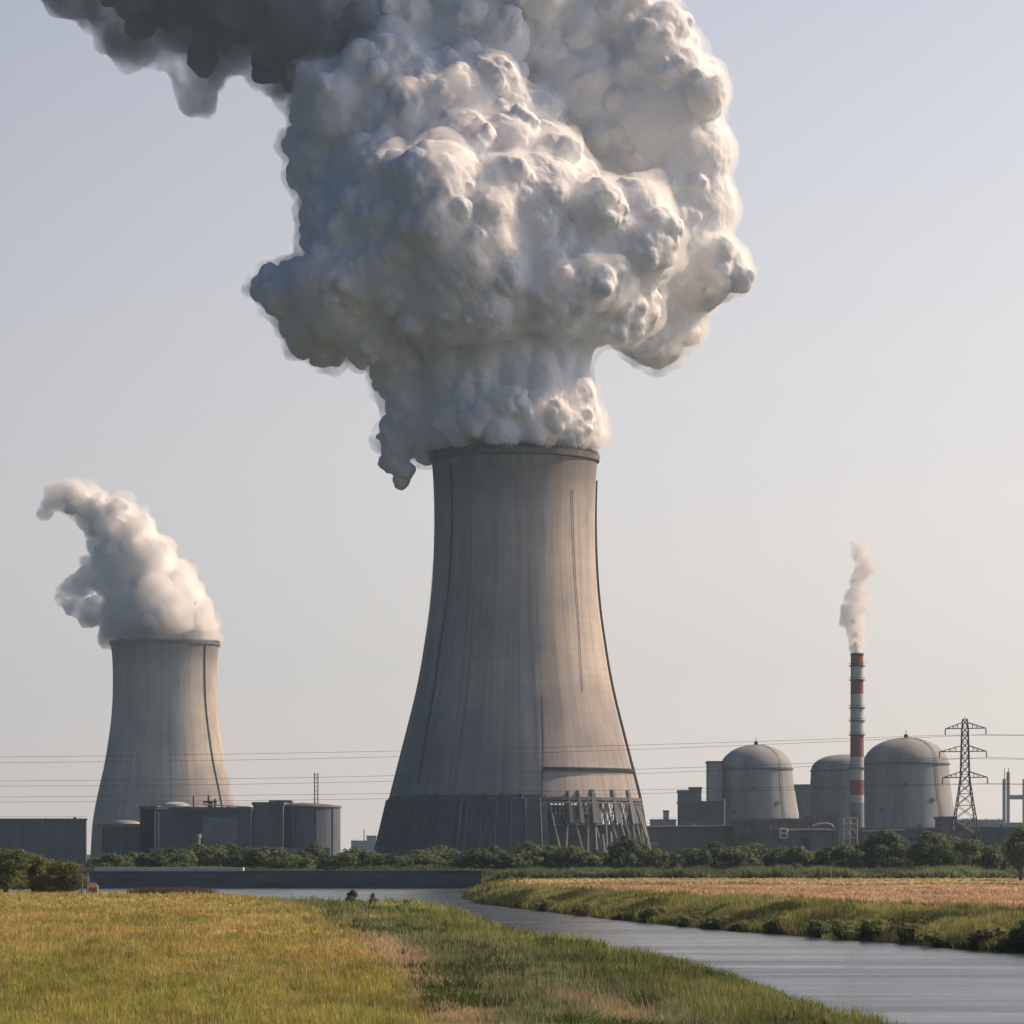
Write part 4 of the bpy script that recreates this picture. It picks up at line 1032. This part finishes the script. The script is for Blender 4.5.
# rising column between rim and cloud: long wavering ropes
rc = random.Random(11)
for i in range(44):
    a = 2*math.pi*i/44+rc.uniform(-.06, .06); r0 = rc.uniform(9, 17); ph = rc.uniform(0, 6); out = rc.uniform(-6, 5)
    n_ = 18; top_ = rc.uniform(115, 145)
    for j in range(n_):
        f = j/(n_-1); x = 514+(66+out+8*f)*math.sin(a+.10*math.sin(ph+f*5))-12*f; yv = 441-top_*f; z_ = -(66+out-30*f)*math.cos(a+.10*math.sin(ph+f*5))
        main_lobes.append((x, yv, z_, r0*(1+.25*math.sin(ph*3+f*9)), .0))
for j in range(6): main_lobes.append((512-2*j, 445-24*j, 10, 52, .0))
def vol_mat(name, col, dens, noise_=None, aniso=.3):
    m = bpy.data.materials.new(name); m.use_nodes = True; n = m.node_tree; n.nodes.clear()
    o = n.nodes.new('ShaderNodeOutputMaterial'); v = n.nodes.new('ShaderNodeVolumePrincipled')
    v.inputs['Color'].default_value = (*col, 1); v.inputs['Density'].default_value = dens; v.inputs['Anisotropy'].default_value = aniso
    n.links.new(v.outputs[0], o.inputs['Volume'])
    if noise_:
        f = noise(n, noise_[0], 5, .6); r = ramp(n, f, [(noise_[1], (0, 0, 0)), (noise_[2], (1, 1, 1))])
        mm = n.nodes.new('ShaderNodeMath'); mm.operation = 'MULTIPLY'; mm.inputs[1].default_value = dens
        n.links.new(r, mm.inputs[0]); n.links.new(mm.outputs[0], v.inputs['Density'])
    return m
M['veil'] = vol_mat('steam_veil', (.98, .98, .98), .05)
M['veil_thin'] = vol_mat('thin_steam', (.99, .99, .99), .20, (.07, .30, .58))
M['veil_soot'] = vol_mat('soot_veil', (.50, .52, .58), .17, (.06, .34, .62))  # mid-grey thin edge around the dark bank
pl = thing('steam_plume', 'enormous billowing white steam plume rising from the big central tower', 'steam plume', (TB.x, D0, 150))
LV = ((34, .42), (11, .40), (7, .42))
o, nv = plume('billow', main_lobes, D0, .6, 3, LV, parent=pl, mat=M['steam'], disp=((.11, 1.1), (.28, .45), (.6, .25)), smooth=1)
print('plume verts', nv)
pl['kind'] = 'stuff'
M['veil_big'] = vol_mat('steam_haze', (.98, .985, .99), .17, (.11, .42, .64))
plume('veil', [(L[0], L[1], L[2], L[3]+7.0)+tuple(L[4:]) for L in main_lobes if L[3] > 14], D0, 1.5, 3, ((34, .40), (16, .42)), parent=pl, mat=M['veil_big'], disp=((.11, 1.2),), smooth=1, minr=2.5)
left_lobes = [(150, 630, 0, 27), (190, 625, 0, 26), (128, 622, 0, 26), (165, 612, -20, 32), (165, 612, 20, 32), (182, 604, 0, 26), (135, 603, 0, 30), (160, 590, 0, 32), (178, 582, 0, 20), (150, 572, 0, 30), (122, 578, 0, 26), (138, 552, 0, 28), (158, 553, 0, 18), (112, 553, 0, 22),
 (122, 532, 0, 24), (140, 526, 0, 15), (102, 523, 0, 20), (118, 512, 0, 18), (92, 508, 0, 20), (77, 500, 0, 18), (62, 497, 0, 14), (50, 503, 0, 9), (45, 513, 0, 7), (94, 574, 0, 15), (82, 586, 0, 12), (70, 590, 0, 9), (62, 597, 0, 8), (73, 606, 0, 10), (92, 612, 0, 15)]
pl2 = thing('steam_plume', 'pale soft steam plume leaning left from the smaller distant tower', 'steam plume', (lp.x, DL, 148)); pl2['kind'] = 'stuff'
plume('veil', left_lobes, DL, 1.0, 5, ((22, .42), (10, .45)), parent=pl2, mat=M['veil_thin'], disp=((.07, 2.2), (.16, 1.2)), smooth=1, minr=1.5)
core = [(a, b, c, r*.68) for a, b, c, r in left_lobes if r >= 15 and not (a < 100 and b > 560)]
plume('billow', core, DL, 1.0, 6, ((26, .36), (10, .45)), parent=pl2, mat=M['steam_pale'], disp=((.08, 1.0), (.2, .5)), smooth=1, minr=1.5)
ch_lobes = [(857, 650, 0, 5), (857, 643, 0, 6), (856, 633, 0, 6.5), (853, 620, 0, 8), (849, 610, 0, 6), (858, 606, 0, 7), (853, 597, 0, 6.5), (859, 590, 0, 6), (856, 582, 0, 5), (862, 573, 0, 6), (868, 568, 0, 5.5), (865, 560, 0, 6.5), (860, 551, 0, 6), (855, 546, 0, 4)]
ch_lobes = [(a, b, c, r*1.45) for a, b, c, r in ch_lobes]
pl3 = thing('steam_plume', 'thin wisp of pale steam rising from the striped chimney', 'steam wisp', (cb.x, Dc, 90)); pl3['kind'] = 'stuff'
M['veil_wisp'] = vol_mat('wispy_steam', (.99, .99, .99), .45, (.22, .32, .62))
plume('veil', ch_lobes, Dc, .5, 8, ((10, .45), (5, .45)), parent=pl3, mat=M['veil_wisp'], disp=((.3, .6),), smooth=2, minr=.5)
plume('billow', [(857, 653, 0, 3.5), (857, 645, 0, 3.6), (856, 634, 0, 3.2), (854, 621, 0, 3)], Dc, .4, 9, ((8, .45),), parent=pl3, mat=M['steam'], disp=((.3, .6),), smooth=2, minr=.5)
dk = [(392, -5, 90, 50), (350, 10, 60, 60), (300, 5, 50, 58), (255, -5, 50, 52), (215, 0, 50, 48), (180, -20, 50, 48), (140, -30, 50, 50), (100, -45, 50, 46), (70, -50, 50, 40), (320, -60, 60, 70), (240, -70, 60, 70), (170, -90, 60, 60),
 (197, 50, 50, 22), (196, 72, 50, 13), (198, 86, 50, 8), (135, 15, 50, 17), (112, 8, 50, 14), (270, 50, 50, 26), (300, 62, 50, 24), (325, 60, 50, 24)]
sm = thing('dark_smoke', 'bank of dark grey smoke drifting across the upper left sky', 'smoke', P(230, 0, D0+40)); sm['kind'] = 'stuff'
plume('veil', [(a, b, c, r+11) for a, b, c, r in dk]+[(275, 78, 50, 16), (284, 92, 50, 10), (80, 3, 50, 12), (160, 35, 50, 12), (150, 40, 50, 8)], D0, 1.2, 12, ((24, .4), (10, .45)), parent=sm, mat=M['veil_soot'], disp=((.03, 5), (.08, 2.5), (.2, 1)), smooth=2, minr=1.8)
plume('billow', [(a, b, c, r*.70) for a, b, c, r in dk if r > 16], D0, 1.0, 13, ((30, .36), (14, .42), (5, .45)), parent=sm, mat=M['soot'], disp=((.05, 3), (.12, 1.6), (.3, .7)), smooth=1, minr=1.2)
